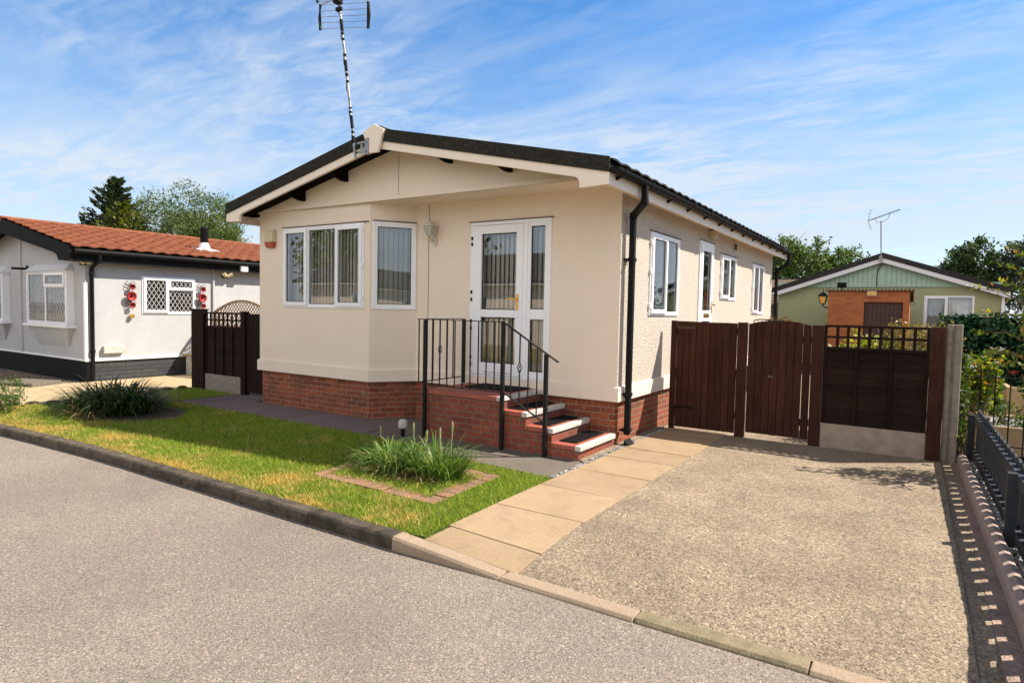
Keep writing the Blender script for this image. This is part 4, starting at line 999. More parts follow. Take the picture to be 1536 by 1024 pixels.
def conifer(name, base, h, rad, n, m, label, up=.35, br=90, size=.35):
    e = empty(name, base, label, 'tree')
    MB().tube([base, (base[0], base[1], base[2] + h * .6), (base[0], base[1], base[2] + h)], [.22, .12, .02], 8).build('trunk', M['bark'], e)
    P, D = [], []
    for i in range(br):
        t = (i + .5) / br; z = h * (.10 + .9 * t); a = i * 2.399 + RNG.normal(0, .3); L_ = rad * (1 - t) ** .75 * RNG.uniform(.65, 1.15) + .15
        k = max(6, int(n / br * (.4 + 1.2 * (1 - t)))); s = RNG.uniform(.08, 1, k)
        dz_ = L_ * (up * s ** 2 - .12 * s)
        w_ = .12 * L_ * (1 - s * .75) + .04
        P.append(np.stack([base[0] + np.cos(a) * L_ * s + RNG.normal(0, 1, k) * w_, base[1] + np.sin(a) * L_ * s + RNG.normal(0, 1, k) * w_, base[2] + z + dz_ + RNG.normal(0, .5, k) * w_], 1))
        D.append(np.tile([np.cos(a), np.sin(a), up * 1.4], (k, 1)))
    leaves('crown', np.vstack(P), size, m, e, asp=.32, D=np.vstack(D)); return e

# ================================================================== GATES AND FENCE BESIDE THE HOME
GYF = 1.62
def lbl(name, label, cat, loc, group=None): return empty(name, loc, label, cat, group)
g = lbl('gate_post', 'slim dark brown timber gate post standing against the home side wall', 'post', (.15, GYF, 0), 'gate posts at the end of the driveway'); MB().box(.115, .185, GYF - .035, GYF + .035, -.05, 1.525).build('timber', M['wood'], g, bevel=.004)
def board_row(mb, x0, x1, n, y0, y1, z0, ztop, gap=.003, gaps={}):
    wdt = (x1 - x0) / n
    for i in range(1, n):
        if i - 1 in gaps: continue
        xj = x0 + wdt * i; mb.box(xj - .009, xj + .009, y0 + .013, y1 - .003, z0 + .004, ztop(xj) - .006)
    for i in range(n):
        a, b = x0 + wdt * i + gap, x0 + wdt * (i + 1) - gaps.get(i, gap); jz = random.uniform(-.003, .003); jy = random.uniform(-.0015, .0015)
        za, zb = ztop(a) + jz, ztop(b) + jz
        mb.add([(a, y0 + jy, z0), (b, y0 + jy, z0), (b, y1 + jy, z0), (a, y1 + jy, z0), (a, y0 + jy, za), (b, y0 + jy, zb), (b, y1 + jy, zb), (a, y1 + jy, za)],
               [(0, 3, 2, 1), (4, 5, 6, 7), (0, 1, 5, 4), (1, 2, 6, 5), (2, 3, 7, 6), (3, 0, 4, 7)])
g = lbl('board_gate', 'square topped dark brown board gate next to the home side wall', 'gate', (.6, GYF, 0))
m_ = MB(); board_row(m_, .195, 1.015, 9, GYF - .012, GYF + .010, .030, lambda x: 1.515 + .012 * (.6 - x)); m_.build('boards', M['wood'], g, bevel=.003)
for z in (.22, .78, 1.35): MB().box(.20, 1.01, GYF + .011, GYF + .05, z, z + .09).build('ledge', M['wood'], g)
M['strap'] = mat('rusty_strap', (.075, .040, .028), None, rough=.8)
MB().box(.19, .45, GYF - .020, GYF - .013, 1.415, 1.445).build('strap_hinge', M['strap'], g)
MB().box(.19, .45, GYF - .020, GYF - .013, .30, .33).build('strap_hinge', M['wood_old'], g)
g = lbl('gate_post', 'broad dark brown board post between the square topped gate and the arched gate', 'post', (1.085, GYF, 0), 'gate posts at the end of the driveway'); MB().box(1.025, 1.145, GYF - .045, GYF + .045, -.05, 1.525).build('timber', M['wood'], g, bevel=.005)
g = lbl('arched_gate', 'dark brown board gate with shallow arched top and daylight showing beneath', 'gate', (1.54, GYF, 0))
arch = lambda x: 1.502 + .062 * (1 - ((x - 1.54) / .39) ** 2)
m_ = MB(); board_row(m_, 1.158, 1.922, 8, GYF - .012, GYF + .010, .062, arch, .003, {6: .006}); m_.build('boards', M['wood'], g, bevel=.003)
for z in (.22, 1.28): MB().box(1.16, 1.92, GYF + .011, GYF + .05, z, z + .09).build('ledge', M['wood'], g)
MB().tube([(1.44, GYF - .02, .83), (1.44, GYF + .0, .83)], .009, 10).build('latch_stud', M['steel'], g); MB().tube([(1.475, GYF - .02, .825), (1.475, GYF + .0, .825)], .007, 10).build('latch_stud', M['steel'], g)
g = lbl('gate_post', 'broad dark brown board post between the arched gate and the trellis topped panel', 'post', (1.995, GYF, 0), 'gate posts at the end of the driveway'); MB().box(1.932, 2.058, GYF - .045, GYF + .045, -.05, 1.515).build('timber', M['wood'], g, bevel=.005)
def trellis_panel(e, O, u, n, W_, z0, z1, zt0, zt1, cols, battens, mw, wood):
    m_ = MB(O, u, n); k = int((z1 - z0) / .105)
    for i in range(k + 1):
        za, zb = z0 + (z1 - z0) * i / (k + 1), z0 + (z1 - z0) * (i + 1) / (k + 1)
        m_.add([(0.03, -.004, za), (W_ - .03, -.004, za), (W_ - .03, .012, za - .012), (.03, .012, za - .012), (.03, -.008, zb), (W_ - .03, -.008, zb), (W_ - .03, -.002, zb), (.03, -.002, zb)],
               [(0, 3, 2, 1), (4, 5, 6, 7), (3, 2, 6, 7), (0, 1, 5, 4), (0, 3, 7, 4), (1, 2, 6, 5)])
    m_.build('lap_boards', wood, e)
    m_ = MB(O, u, n); m_.box(0, .035, -.02, .022, z0, zt1 - .03); m_.box(W_ - .035, W_, -.02, .022, z0, zt1 - .03); m_.box(0, W_, -.022, .026, zt1 - .03, zt1); m_.box(.035, W_ - .035, -.02, .022, z1, zt0 + .02)
    for b_ in battens: m_.box(W_ * b_ - .02, W_ * b_ + .02, .013, .030, z0, z1)
    m_.build('frame', wood, e, bevel=.003)
    m_ = MB(O, u, n); zi0, zi1 = zt0 + .02, zt1 - .03; zm = (zi0 + zi1) / 2
    m_.box(.035, W_ - .035, -.012, .004, zm - .014, zm + .014)
    for i in range(1, cols): xx = .035 + (W_ - .07) * i / cols; m_.box(xx - mw, xx + mw, .005, .020, zi0, zi1)
    m_.build('trellis', wood, e)
g = lbl('trellis_fence', 'dark brown lap fence panel with open square trellis top above the driveway end', 'fence', (2.62, GYF, 0))
trellis_panel(g, (2.065, GYF, 0), X, NY, 1.105, .30, 1.215, 1.235, 1.525, 9, (.33, .66), .0165, M['wood_old'])
g = lbl('gravel_board', 'weathered concrete gravel board under the trellis topped panel', 'concrete board', (2.65, GYF, 0)); MB().box(2.063, 3.235, GYF - .025, GYF + .03, -.04, .295).build('slab', M['gravelboard'], g, bevel=.006)
g = lbl('fence_post', 'dark brown timber post at right end of the trellis topped panel', 'post', (3.22, GYF, 0)); MB().box(3.172, 3.318, GYF - .055, GYF + .045, -.03, 1.53).build('timber', M['wood'], g, bevel=.005)
g = lbl('concrete_post', 'grey slotted concrete fence post at the right corner of the driveway', 'post', (3.39, GYF + .06, 0))
MB().prism([(3.325, GYF), (3.375, GYF - .005), (3.38, GYF + .025), (3.40, GYF + .025), (3.405, GYF - .005), (3.465, GYF), (3.475, GYF + .02), (3.475, GYF + .13), (3.325, GYF + .13)], -.05, 1.565, 'ab').build('shaft', M['conc_post'], g, bevel=.008)

# ---- low dark picket fence, edging and gravel on the right
fx = lambda y: 3.715 - .020 * (y + .9)
ed = MB(); y = 1.7
while y > -3.7:
    y2 = y - .9; x1, x2 = fx(y) - .185, fx(y2) - .185
    prof = lambda x, y: [(x, y, -.12), (x, y, .055), (x + .018, y, .085), (x + .05, y, .098), (x + .085, y, .085), (x + .10, y, .055), (x + .10, y, -.12)]
    ed.add(prof(x1, y - .004) + prof(x2, y2 + .004), [tuple(range(7)), tuple(range(7, 14))] + [(i, i + 1, i + 8, i + 7) for i in range(6)]); y = y2
struct('edging_kerb', ed, M['edging'])
struct('gritty_strip', MB().prism([(3.45, 1.62), (3.47, -3.69), (3.74, -3.69), (3.53, 1.62)], -.12, -.020, 'ab'), M['pinkearth'])
struct('gravel_bed', MB().box(3.60, 9, -3.7, 2.2, -.12, -.05), M['soil'])
stones('grey_gravel', 2600, lambda: (lambda yy: (fx(yy) - .085 + RNG.uniform(0, .30), yy))(RNG.uniform(-3.6, 2.1)), -.045, .012, .028, M['stone'], .02)
pf = lbl('picket_fence', 'low dark grey picket fence with flat rails along the right edge of the driveway', 'fence', (fx(-.5), -.5, 0))
for z, t_ in ((.445, .055), (.035, .055)):
    m_ = MB(); m_.bar((fx(2.05) - .0, 2.05, z + .03), (fx(-3.65) - .0, -3.65, z + .03), .044, t_ + .03); m_.build('rail', M['fencegrey'], pf, bevel=.004)
for y in (1.95, -1.25):
    x = fx(y) - .040; MB().box(x - .035, x + .034, y - .035, y + .035, -.12, .52).build('post', M['fencegrey'], pf, bevel=.004)
y = 2.02
while y > -3.66:
    x = fx(y) + .030; h2 = .074; m_ = MB(); P_ = [(y - h2, -.02), (y + h2, -.02), (y + h2, .545)] + [(y + h2 * math.cos(a), .545 + h2 * .45 * math.sin(a)) for a in (.5, 1.1, math.pi / 2, 2.04, 2.64)] + [(y - h2, .545)]
    m_.prism(P_, x - .010, x + .010, 'bc'); m_.build('picket', M['fencegrey'], pf); y -= .213
ir = lbl('iron_railing', 'thin black metal garden railing crossing behind the end of the low picket fence', 'railing', (4.6, 2.25, 0))
MB().box(3.50, 3.56, 2.22, 2.28, -.1, 1.12).build('post', M['iron'], ir, bevel=.004)
MB().bar((3.56, 2.25, .945), (6.4, 2.25, .955), .03, .012).build('rail', M['iron'], ir); MB().bar((3.56, 2.25, .14), (6.4, 2.25, .14), .03, .012).build('rail', M['iron'], ir)
for i in range(19):
    x = 3.70 + .142 * i; MB().tube([(x, 2.25, .03), (x, 2.25, 1.03), (x, 2.25, 1.06)], [.008, .008, .001], 6).build('bar', M['iron'], ir)

# ---- planting on the right
iv = lbl('ivy_screen', 'dense dark green ivy covered screen below the green bungalow window', 'hedge', (5, 6.1, 0))
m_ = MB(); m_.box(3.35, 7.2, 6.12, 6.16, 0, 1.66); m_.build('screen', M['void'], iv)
n_ = 5200; P_ = np.stack([RNG.uniform(3.33, 6.6, n_), 6.05 + RNG.normal(0, .035, n_), np.minimum(RNG.uniform(0.0, 1.72, n_), 1.71)], 1); leaves('leaves', P_, .085, M['ivy'], iv, asp=.8)
pb = lbl('planter', 'pale timber raised bed just behind the black garden railing', 'planter', (4.4, 3.1, 0))
m_ = MB(); m_.box(3.62, 6.2, 2.75, 2.80, -.05, .30); m_.box(3.62, 3.67, 2.80, 4.0, -.05, .30); m_.box(3.62, 6.2, 4.0, 4.05, -.05, .30); m_.build('timber_sides', M['palewood'], pb, bevel=.005); MB().box(3.67, 6.2, 2.8, 4.0, -.04, .24).build('soil', M['soil'], pb)
pb = lbl('planter', 'orange brown timber raised bed further back in front of the ivy screen', 'planter', (5.4, 5, 0))
m_ = MB(); m_.box(4.20, 6.8, 4.85, 4.91, -.05, .62); m_.box(4.20, 4.26, 4.91, 5.7, -.05, .62); m_.build('timber_sides', M['palewood'], pb, bevel=.005); MB().box(4.26, 6.8, 4.91, 5.7, 0, .57).build('soil', M['soil'], pb)
stones('pale_gravel', 1500, lambda: (RNG.uniform(3.75, 6.0), RNG.uniform(2.85, 4.0)), .24, .015, .035, M['stone'], .02)
def shrub(name, c, blobs, n, size, m, label, cat='shrub', stems=6, clumps=30, cs=.33, asp=.55, fill=.25):
    e = empty(name, c, label, cat)
    s = MB()
    for b in blobs:
        for _ in range(max(2, stems // len(blobs))):
            q = np.array(b[:3]) + RNG.normal(size=3) * np.array(b[3:6]) * .55; m_ = (np.array(c) + q) / 2 + RNG.normal(size=3) * .05
            s.tube([tuple(np.array(c) + RNG.normal(size=3) * (.04, .04, 0)), tuple(m_), tuple(q)], [.012, .009, .004], 5)
    s.build('stems', M['sepia'], e)
    leaves('leaves', crown_points(blobs, n, clumps, fill, cs), size, m, e, asp=asp)
    return e
wr = shrub('white_rose_bush', (3.75, 2.75, .25), [(3.72, 2.8, .70, .20, .25, .42), (3.84, 2.9, .95, .18, .2, .28), (3.60, 2.7, .85, .08, .2, .34)], 1000, .08, M['rose_leaf'], 'leafy rose bush with white blooms growing behind the black garden railing', 'rose bush', 9)
def bloom(nm, m, par, c, r):
    mb = MB()
    for i in range(14):
        a = i * 2.4; rr = r * (.25 + .75 * i / 14); u = Vector((math.cos(a), math.sin(a), .3)).normalized(); v = Vector((-math.sin(a), math.cos(a), 0)); o = Vector(c) + u * rr * .5
        mb.quad(o - v * rr * .5, o + u * rr * .6 - v * rr * .3 + Vector((0, 0, rr * .5)), o + u * rr * .6 + v * rr * .3 + Vector((0, 0, rr * .5)), o + v * rr * .5)
    return mb.build(nm, m, par)
for c_, r_ in (((3.86, 2.5, 1.24), .085), ((3.60, 2.5, 1.02), .06), ((3.57, 2.5, .90), .05)): bloom('white_bloom', M['petal_white'], wr, c_, r_)
rr_ = shrub('tall_rose_bush', (4.25, 1.45, -.05), [(4.28, 1.5, 1.75, .34, .42, .5), (4.25, 1.4, 1.1, .3, .35, .45), (4.12, 1.25, 1.45, .16, .25, .25), (4.12, 1.6, 2.1, .2, .25, .25)], 1300, .075, M['rose_leaf'], 'tall rambling rose with yellow and red tipped young leaves at the right edge', 'rose bush', 10)
sp_ = MB(); SPR = []
for tip, root in (((3.47, 1.4, 1.99), (4.1, 1.5, 1.72)), ((3.60, 1.5, 1.72), (4.1, 1.5, 1.55)), ((3.70, 1.4, 2.27), (4.1, 1.5, 1.9)), ((3.84, 1.5, 2.42), (4.15, 1.5, 2.0)), ((3.56, 1.3, 1.50), (4.1, 1.4, 1.35)), ((3.68, 1.35, 1.30), (4.1, 1.3, 1.15)), ((3.55, .95, 1.25), (4.1, 1.2, 1.2)), ((3.66, .7, 1.18), (4.1, 1.2, 1.1)), ((3.75, 1.5, 2.05), (4.1, 1.5, 1.8))):
    a, b = Vector(root), Vector(tip); md = (a + b) / 2 + Vector((0, 0, .07)); sp_.tube([a, md, b], [.006, .005, .002], 5)
    for t in np.linspace(.25, 1.0, 13):
        q = a.lerp(md, t * 2) if t < .5 else md.lerp(b, t * 2 - 1)
        for _ in range(2): SPR.append(np.array(q) + RNG.normal(0, .022, 3))
sp_.build('long_shoots', M['sepia'], rr_); leaves('shoot_leaves', np.array(SPR), .062, M['rose_leaf'], rr_, asp=.6, up=1.2)
bloom('red_bloom', M['petal_red'], rr_, (3.97, 1.9, 1.02), .06)
shrub('lime_shrub', (2.45, 3.0, 0), [(2.35, 2.9, 1.12, .30, .3, .32), (2.72, 2.8, 1.18, .22, .25, .30), (2.5, 3, .6, .4, .35, .5)], 900, .085, M['lime'], 'bright lime green shrub seen through the trellis top', 'shrub')
shrub('bronze_shrub', (3.15, 2.6, 0), [(3.05, 2.6, 1.35, .30, .28, .26), (3.3, 2.6, 1.2, .2, .28, .36), (2.8, 2.7, 1.3, .22, .25, .25)], 2600, .042, M['bronze'], 'fine leaved bronze and yellow shrub rising just above the trellis topped panel', 'shrub', 10)
shrub('garden_shrub', (3.62, 1.95, -.1), [(3.54, 2.1, .5, .06, .2, .5), (3.54, 2.2, .95, .05, .15, .3)], 420, .06, M['hydrangea'], 'bright green climber squeezed between concrete post and black railing', 'climber', 4)
shrub('low_planting', (4.0, 3.3, .24), [(3.95, 3.2, .45, .2, .25, .22), (4.3, 3.3, .42, .2, .25, .2)], 500, .06, M['hydrangea'], 'low green herbs growing in the pale timber raised bed', 'plant', 5)
gr = shrub('geranium', (.42, 8, 1.2), [(.42, 8, 1.42, .22, .2, .10)], 220, .07, M['hydrangea'], 'red flowering geranium showing just above the arched gate', 'flower', 5)
for dx, dz_ in ((-.2, .0), (-.1, .04), (.03, .01), (.13, .05), (.22, -.01)): bloom('red_bloom', M['petal_red'], gr, (.42 + dx, 7.85, 1.50 + dz_), .05)
MB((.42, 8, 0)).lathe([(.10, 0), (.12, 1.1), (.16, 1.12), (.19, 1.36), (.17, 1.36)], n=16).build('pedestal_pot', M['redpaint'], gr)
ia = lbl('iron_bench', 'black arched iron bench back peeping above the arched gate', 'bench', (-.0, 7.4, 0))
m_ = MB(); 
arc = [(.16 + .34 * math.cos(a), 7.4, 1.30 + .22 * math.sin(a)) for a in np.linspace(0, math.pi, 15)]; m_.tube(arc, .012, 6)
for i in range(1, 14, 1): m_.tube([(arc[i][0], 7.4, .5), arc[i]], .007, 5)
m_.build('backrest', M['iron'], ia); m_ = MB(); m_.box(-.18, .5, 7.0, 7.4, .44, .47); m_.build('seat', M['iron'], ia)
for x in (-.17, .49):
    for y in (7.02, 7.39): MB().box(x - .012, x + .012, y - .012, y + .012, -.02, 1.30 if y > 7.2 else .44).build('leg', M['iron'], ia)

# ================================================================== GREEN BUNGALOW BEHIND
GH = empty('green_bungalow', (2, 20, 0), 'sage green bungalow with mint clad gable and white bargeboards beyond the gates', 'house')
gx0, gx1, gy0, gy1 = -1.05, 5.03, 16.0, 27.0; grx, grz = 1.99, 3.62; gez = 2.52; gex = 5.20
gzt = lambda x: grz - (grz - gez) / (gex - grx) * abs(x - grx)
m_ = MB((gx0, gy0, 0), X, NY); wall_grid(m_, 0, gx1 - gx0, 0, 2.58, [(3.16 - gx0, 4.37 - gx0, 1.2, 2.28)]); m_.build('front_wall', M['sage'], GH)
m_ = MB((gx1, gy0, 0), Y, X); wall_grid(m_, 0, gy1 - gy0, 0, 2.58); m_.frame((gx0, gy1, 0), NY, NX); wall_grid(m_, 0, gy1 - gy0, 0, 2.58); m_.frame((gx1, gy1, 0), NX, Y); wall_grid(m_, 0, gx1 - gx0, 0, 2.58); m_.build('side_wall', M['sage'], GH)
m_ = MB(); nb = 46
for i in range(nb):
    a, b = gx0 + (gx1 - gx0) * i / nb + .006, gx0 + (gx1 - gx0) * (i + 1) / nb - .006
    za, zb = gzt(a) - .27, gzt(b) - .27
    if min(za, zb) < 2.60: za, zb = max(za, 2.601), max(zb, 2.601)
    if a < grx < b: continue
    m_.prism([(a, 2.595), (b, 2.595), (b, zb + .1), (a, za + .1)], gy0 - .035, gy0 - .015, 'ac')
m_.box(gx0, gx1, gy0 - .05, gy0 - .002, 2.56, 2.594); m_.box(grx - .07, grx + .07, gy0 - .05, gy0 - .036, 2.595, 3.36)
m_.build('mint_cladding', M['mint'], GH)
MB().prism([(gx0, 2.58), (gx1, 2.58), (grx, 3.45)], gy0 - .012, gy0 + .01, 'ac').build('gable_backing', M['mint'], GH)
for s_ in (1, -1):
    mm = (lambda x: x) if s_ > 0 else (lambda x: 2 * grx - x)
    MB().prism([(mm(grx), grz - .165), (mm(gex), gez - .165), (mm(gex), gez - .30), (mm(grx), grz - .30)], gy0 - .26, gy0 - .22, 'ac').build('bargeboard', M['fasciawhite'], GH)
    MB().prism([(mm(grx), grz), (mm(gex + .05), gez - .01), (mm(gex + .05), gez - .165), (mm(grx), grz - .165)], gy0 - .28, gy1 + .2, 'ac').build('roof', M['tile_dark'], GH)
pipe_ = MB(); pipe_.bar((gx1 + .03, gy0 - .03, 0), (gx1 + .03, gy0 - .03, 2.35), .07, .07); pipe_.bar((gx0 - .03, gy0 - .06, 2.30), (gx0 - .03, gy0 - .06, 2.38), .07, .07); pipe_.build('downpipe', M['upvc'], GH)
window(GH, (3.14, gy0, 1.19), X, NY, 1.25, 1.10, [(.03, .58, .03, 1.07, 1), (.58, 1.22, .03, 1.07, 0)], blind='net')
m_ = MB((0, gy0 - .06, 0)); m_.tube([(1.86, 0, 2.58), (1.85, 0, 2.9), (1.88, -.02, 3.1), (1.97, -.05, 3.25), (1.93, -.16, 3.33)], .012, 5); m_.build('aerial_cable', M['void'], GH)
A2 = empty('tv_aerial', (1.95, 15.7, 3.4), 'thin yagi aerial pointing right on a short mast at the green bungalow gable peak', 'aerial')
MB().tube([(1.96, 15.70, 3.35), (1.90, 15.70, 4.60)], .018, 8).build('mast', M['alu'], A2)
m_ = MB(); m_.box(1.90, 1.99, 15.66, 15.72, 3.36, 3.52); m_.build('bracket', M['alu'], A2)
b0, b1 = Vector((1.55, 15.72, 4.63)), Vector((2.40, 15.55, 4.90))
m_ = MB(); m_.tube([b0, b1], .014, 6); m_.tube([Vector((1.75, 15.7, 4.70)), Vector((1.78, 15.7, 4.56)), Vector((1.93, 15.7, 4.57)), Vector((2.08, 15.66, 4.64)), Vector((2.14, 15.6, 4.80))], .008, 5); m_.build('boom', M['alu'], A2)
m_ = MB(); dd = (b1 - b0).normalized(); pp = Vector((.25, .96, .05)).normalized()
for t in np.linspace(.12, 1, 13): c_ = b0.lerp(b1, t); m_.tube([c_ - pp * .16, c_ + pp * .16], .008, 5)
m_.build('elements', M['alu'], A2)
m_ = MB()
for s_ in (1, -1):
    q = b0 + Vector((.06, 0, .34 * s_)) if s_ > 0 else b0 + Vector((.10, 0, -.30)); m_.tube([b0, q], .008, 5)
    for t in (.35, .65, 1): c_ = b0.lerp(q, t); m_.tube([c_ - pp * .2, c_ + pp * .2], .006, 5)
m_.build('reflector', M['alu'], A2)
# brick shed
SH = empty('brick_shed', (1.8, 14.2, 0), 'orange brick shed with dark door and corrugated roof in front of the green bungalow', 'shed')
sx0, sx1, sy0, sy1 = .80, 2.80, 13.2, 15.2
m_ = MB((sx0, sy0, 0), X, NY); wall_grid(m_, 0, sx1 - sx0, 0, 2.33, [(.92, 1.85, -.01, 2.03)]); m_.frame(); m_.quad((sx1, sy0, 0), (sx1, sy1, 0), (sx1, sy1, 2.12), (sx1, sy0, 2.33)); m_.quad((sx0, sy0, 0), (sx0, sy1, 0), (sx0, sy1, 2.12), (sx0, sy0, 2.33)); m_.quad((sx0, sy1, 0), (sx1, sy1, 0), (sx1, sy1, 2.12), (sx0, sy1, 2.12))
m_.build('wall', M['brick_orange'], SH)
m_ = MB()
for i in range(9): m_.box(sx0 + .925 + i * .103, sx0 + .925 + (i + 1) * .103 - .006, sy0 + .03, sy0 + .06, 0, 2.0)
d_ = m_.build('door', mat('dark_red_door', (.060, .022, .018), (.045, .017, .014), 9, .6), SH); ring(m_2 := MB((sx0 + .92, sy0, 0), X, NY), 0, .93, 0, 2.03, .03, -.06, .006); m_2.build('door_frame', M['wood'], SH)
V, F = [], []; xs = np.arange(sx0 - .06, sx1 + .10, .0115)
for j, (y, z) in enumerate(((sy0 - .10, 2.375), (sy1 + .15, 2.11))):
    for x in xs: V.append((x, y, z + .022 * math.sin(x * 2 * math.pi / .092)))
n_ = len(xs); F = [(i, i + 1, n_ + i + 1, n_ + i) for i in range(n_ - 1)]
rf = mesh_np('corrugated_roof', V, F, M['sepia'], SH); sd_ = rf.modifiers.new('thick', 'SOLIDIFY'); sd_.thickness = .018
MB().prism([(sy0 - .09, 2.37), (sy1 + .14, 2.10), (sy1 + .14, 1.96), (sy0 - .02, 2.20)], sx1 + .085, sx1 + .10, 'bc').build('roof_edge', M['sepia'], SH)
wall_lantern('shed_lantern', (sx0 + .03, sy0 + .10, 1.86), NX, Y, 'black coach lantern with amber glass on the corner of the brick shed', M['iron'], M['amber'], 1.5)
box_thing('floodlight', 'black floodlight standing up at the left end of the corrugated shed roof', 'light', (1.12, sy0 + .2, 2.38), X, NY, [('body', (-.12, .12, -.05, .05, .06, .21), M['black']), ('stem', (-.02, .02, -.02, .02, -.06, .06), M['black'])])
box_thing('bulkhead_light', 'small yellow bulkhead light under the shed roof edge above the dark door', 'light', (1.90, sy0 - .002, 2.20), X, NY, [('body', (-.12, .12, .0, .08, 0, .14), M['alarm_y']), ('lens', (-.10, .10, .08, .09, .02, .11), M['amber'])])
# small cream house far behind
FH = empty('cream_cottage', (-5, 24, 0), 'small cream house with brown tiled roof glimpsed behind the home back corner', 'house')
MB().box(-9, -1.9, 23, 28, 0, 2.1).build('wall', M['render'], FH)
m_ = MB(); m_.prism([(22.6, 2.05), (25.5, 3.3), (28.4, 2.05), (28.4, 1.95), (22.6, 1.95)], -9.3, -1.6, 'bc'); m_.build('roof', mat('brown_tile', (.16, .095, .06), (.10, .065, .045), 8, .9), FH)

# ================================================================== WHITE BUNGALOW ON THE LEFT
WH = empty('white_bungalow', (-14.3, 4, 0), 'white rendered bungalow with red tiled roof and black bargeboard on the left', 'house')
wx0, wx1, wy0, wy1 = -17.45, -11.17, -1.10, 10.0; wrx, wrz = -14.31, 3.44; wex, wez = -10.93, 2.70
wzt = lambda x: wrz - (wrz - wez) / (wex - wrx) * abs(x - wrx)
SIDEW = (.0 - wy0, 1.20 - wy0, 1.37, 2.20)
m_ = MB((wx1, wy0, 0), Y, X); wall_grid(m_, 0, wy1 - wy0, .40, 2.64, [(SIDEW[0] + .015, SIDEW[1] - .015, SIDEW[2] + .015, SIDEW[3] - .015)])
m_.frame((wx0, wy0, 0), X, NY); wall_grid(m_, 0, wx1 - wx0, .40, 2.64); m_.frame(); m_.prism([(wx0, 2.64), (wx1, 2.64), (wrx, wzt(wrx) - .1)], wy0, wy0 + .02, 'ac')
m_.frame((wx0, wy1, 0), NY, NX); wall_grid(m_, 0, wy1 - wy0, .40, 2.64); m_.frame((wx1, wy1, 0), NX, Y); wall_grid(m_, 0, wx1 - wx0, .4, 2.64)
m_.build('wall', M['whitewall'], WH)
MB().prism([(wx1 - .01, wy0 + .012), (wx1 - .01, wy1 - .01), (wx1 - .03, wy1 - .01), (wx1 - .03, wy0 + .012)], -.1, .41, 'ab').build('grey_brick_plinth', M['brick_grey'], WH)
MB().box(wx0 + .01, wx1 - .012, wy0 + .01, wy0 + .03, -.1, .41).build('black_plinth', M['blackpaint'], WH)
m_ = MB(); m_.box(wx1 - .0, wx1 + .025, wy0 - .025, wy1, .395, .455); m_.box(wx0, wx1, wy0 - .02, wy0, .40, .44); m_.box(wx1 - .05, wx1 + .022, wy0 - .024, wy0 + .03, .456, 2.0); m_.build('white_trim', M['upvc'], WH)
m_ = MB(); m_.box(wrx - .06, wrx + .06, wy0 - .03, wy0, .44, 3.1); m_.build('pilaster', M['whitewall'], WH)
for s_ in (1, -1):
    mm = (lambda x: x) if s_ > 0 else (lambda x: 2 * wrx - x)
    P_ = [(mm(wrx), wrz - .0), (mm(wex), wez - .0), (mm(wex), wez - .30), (mm(wex - .52), wez - .26), (mm(wex - .60), wez - .15), (mm(wex - .72), wez - .10 + .0), (mm(wrx), wrz - .33)]
    MB().prism(P_, wy0 - .36, wy0 - .31, 'ac').build('bargeboard', M['blackpaint'], WH)
    MB().prism([(mm(wrx), wrz - .06), (mm(wex), wez - .06), (mm(wex), wez - .12), (mm(wrx), wrz - .12)], wy0 - .305, wy1 + .2, 'ac').build('roof_deck', M['void'], WH)
rt = MB(); roof_slope(rt, wrx, wrz, wex + .05, wez - .01, wy0 - .36, wy1 + .2, rows=9, pitch=.30, amp=.03, lip=.03, per=6); roof_slope(rt, wrx, wrz, 2 * wrx - wex - .05, wez - .01, wy0 - .36, wy1 + .2, rows=9, pitch=.30, amp=.03, lip=.03, per=6)
rt.build('tiled_roof', M['redtile'], WH)
MB().tube([(wrx, wy0 - .37, wrz - .0), (wrx, wy1 + .2, wrz - .0)], .06, 10).build('ridge_tiles', M['redtile'], WH)
MB().box(wex - .05, wex - .02, wy0 - .30, wy1, wez - .30, wez - .07).build('fascia_board', M['blackpaint'], WH); MB().box(wx1, wex - .05, wy0 - .3, wy1, wez - .28, wez - .26).build('soffit', M['blackpaint'], WH)
m_ = MB(); m_.tube([(wex + .04, wy0 - .30, wez - .09), (wex + .04, wy1, wez - .09)], .055, 10); m_.build('gutter', M['black'], WH, smooth=True)
m_ = MB(); m_.tube([(wex + .04, wy0 + .15, wez - .12), (wex + .04, wy0 + .15, wez - .24), (wx1 + .05, wy0 + .10, wez - .40), (wx1 + .05, wy0 + .10, .0)], .04, 10)
for z in (2.2, .6): m_.tube([(wx1 + .05, wy0 + .10, z - .03), (wx1 + .05, wy0 + .10, z + .03)], .05, 10)
m_.build('downpipe', M['black'], WH, smooth=True)
ww, hh = 1.20, .83
window(WH, (wx1, 0, 1.37), Y, X, ww, hh, [(.03, .565, .03, hh - .03, 1), (.565, ww - .03, .03, .545, 0), (.565, ww - .03, .545, hh - .03, 1)], blind=None, diamond=.10)
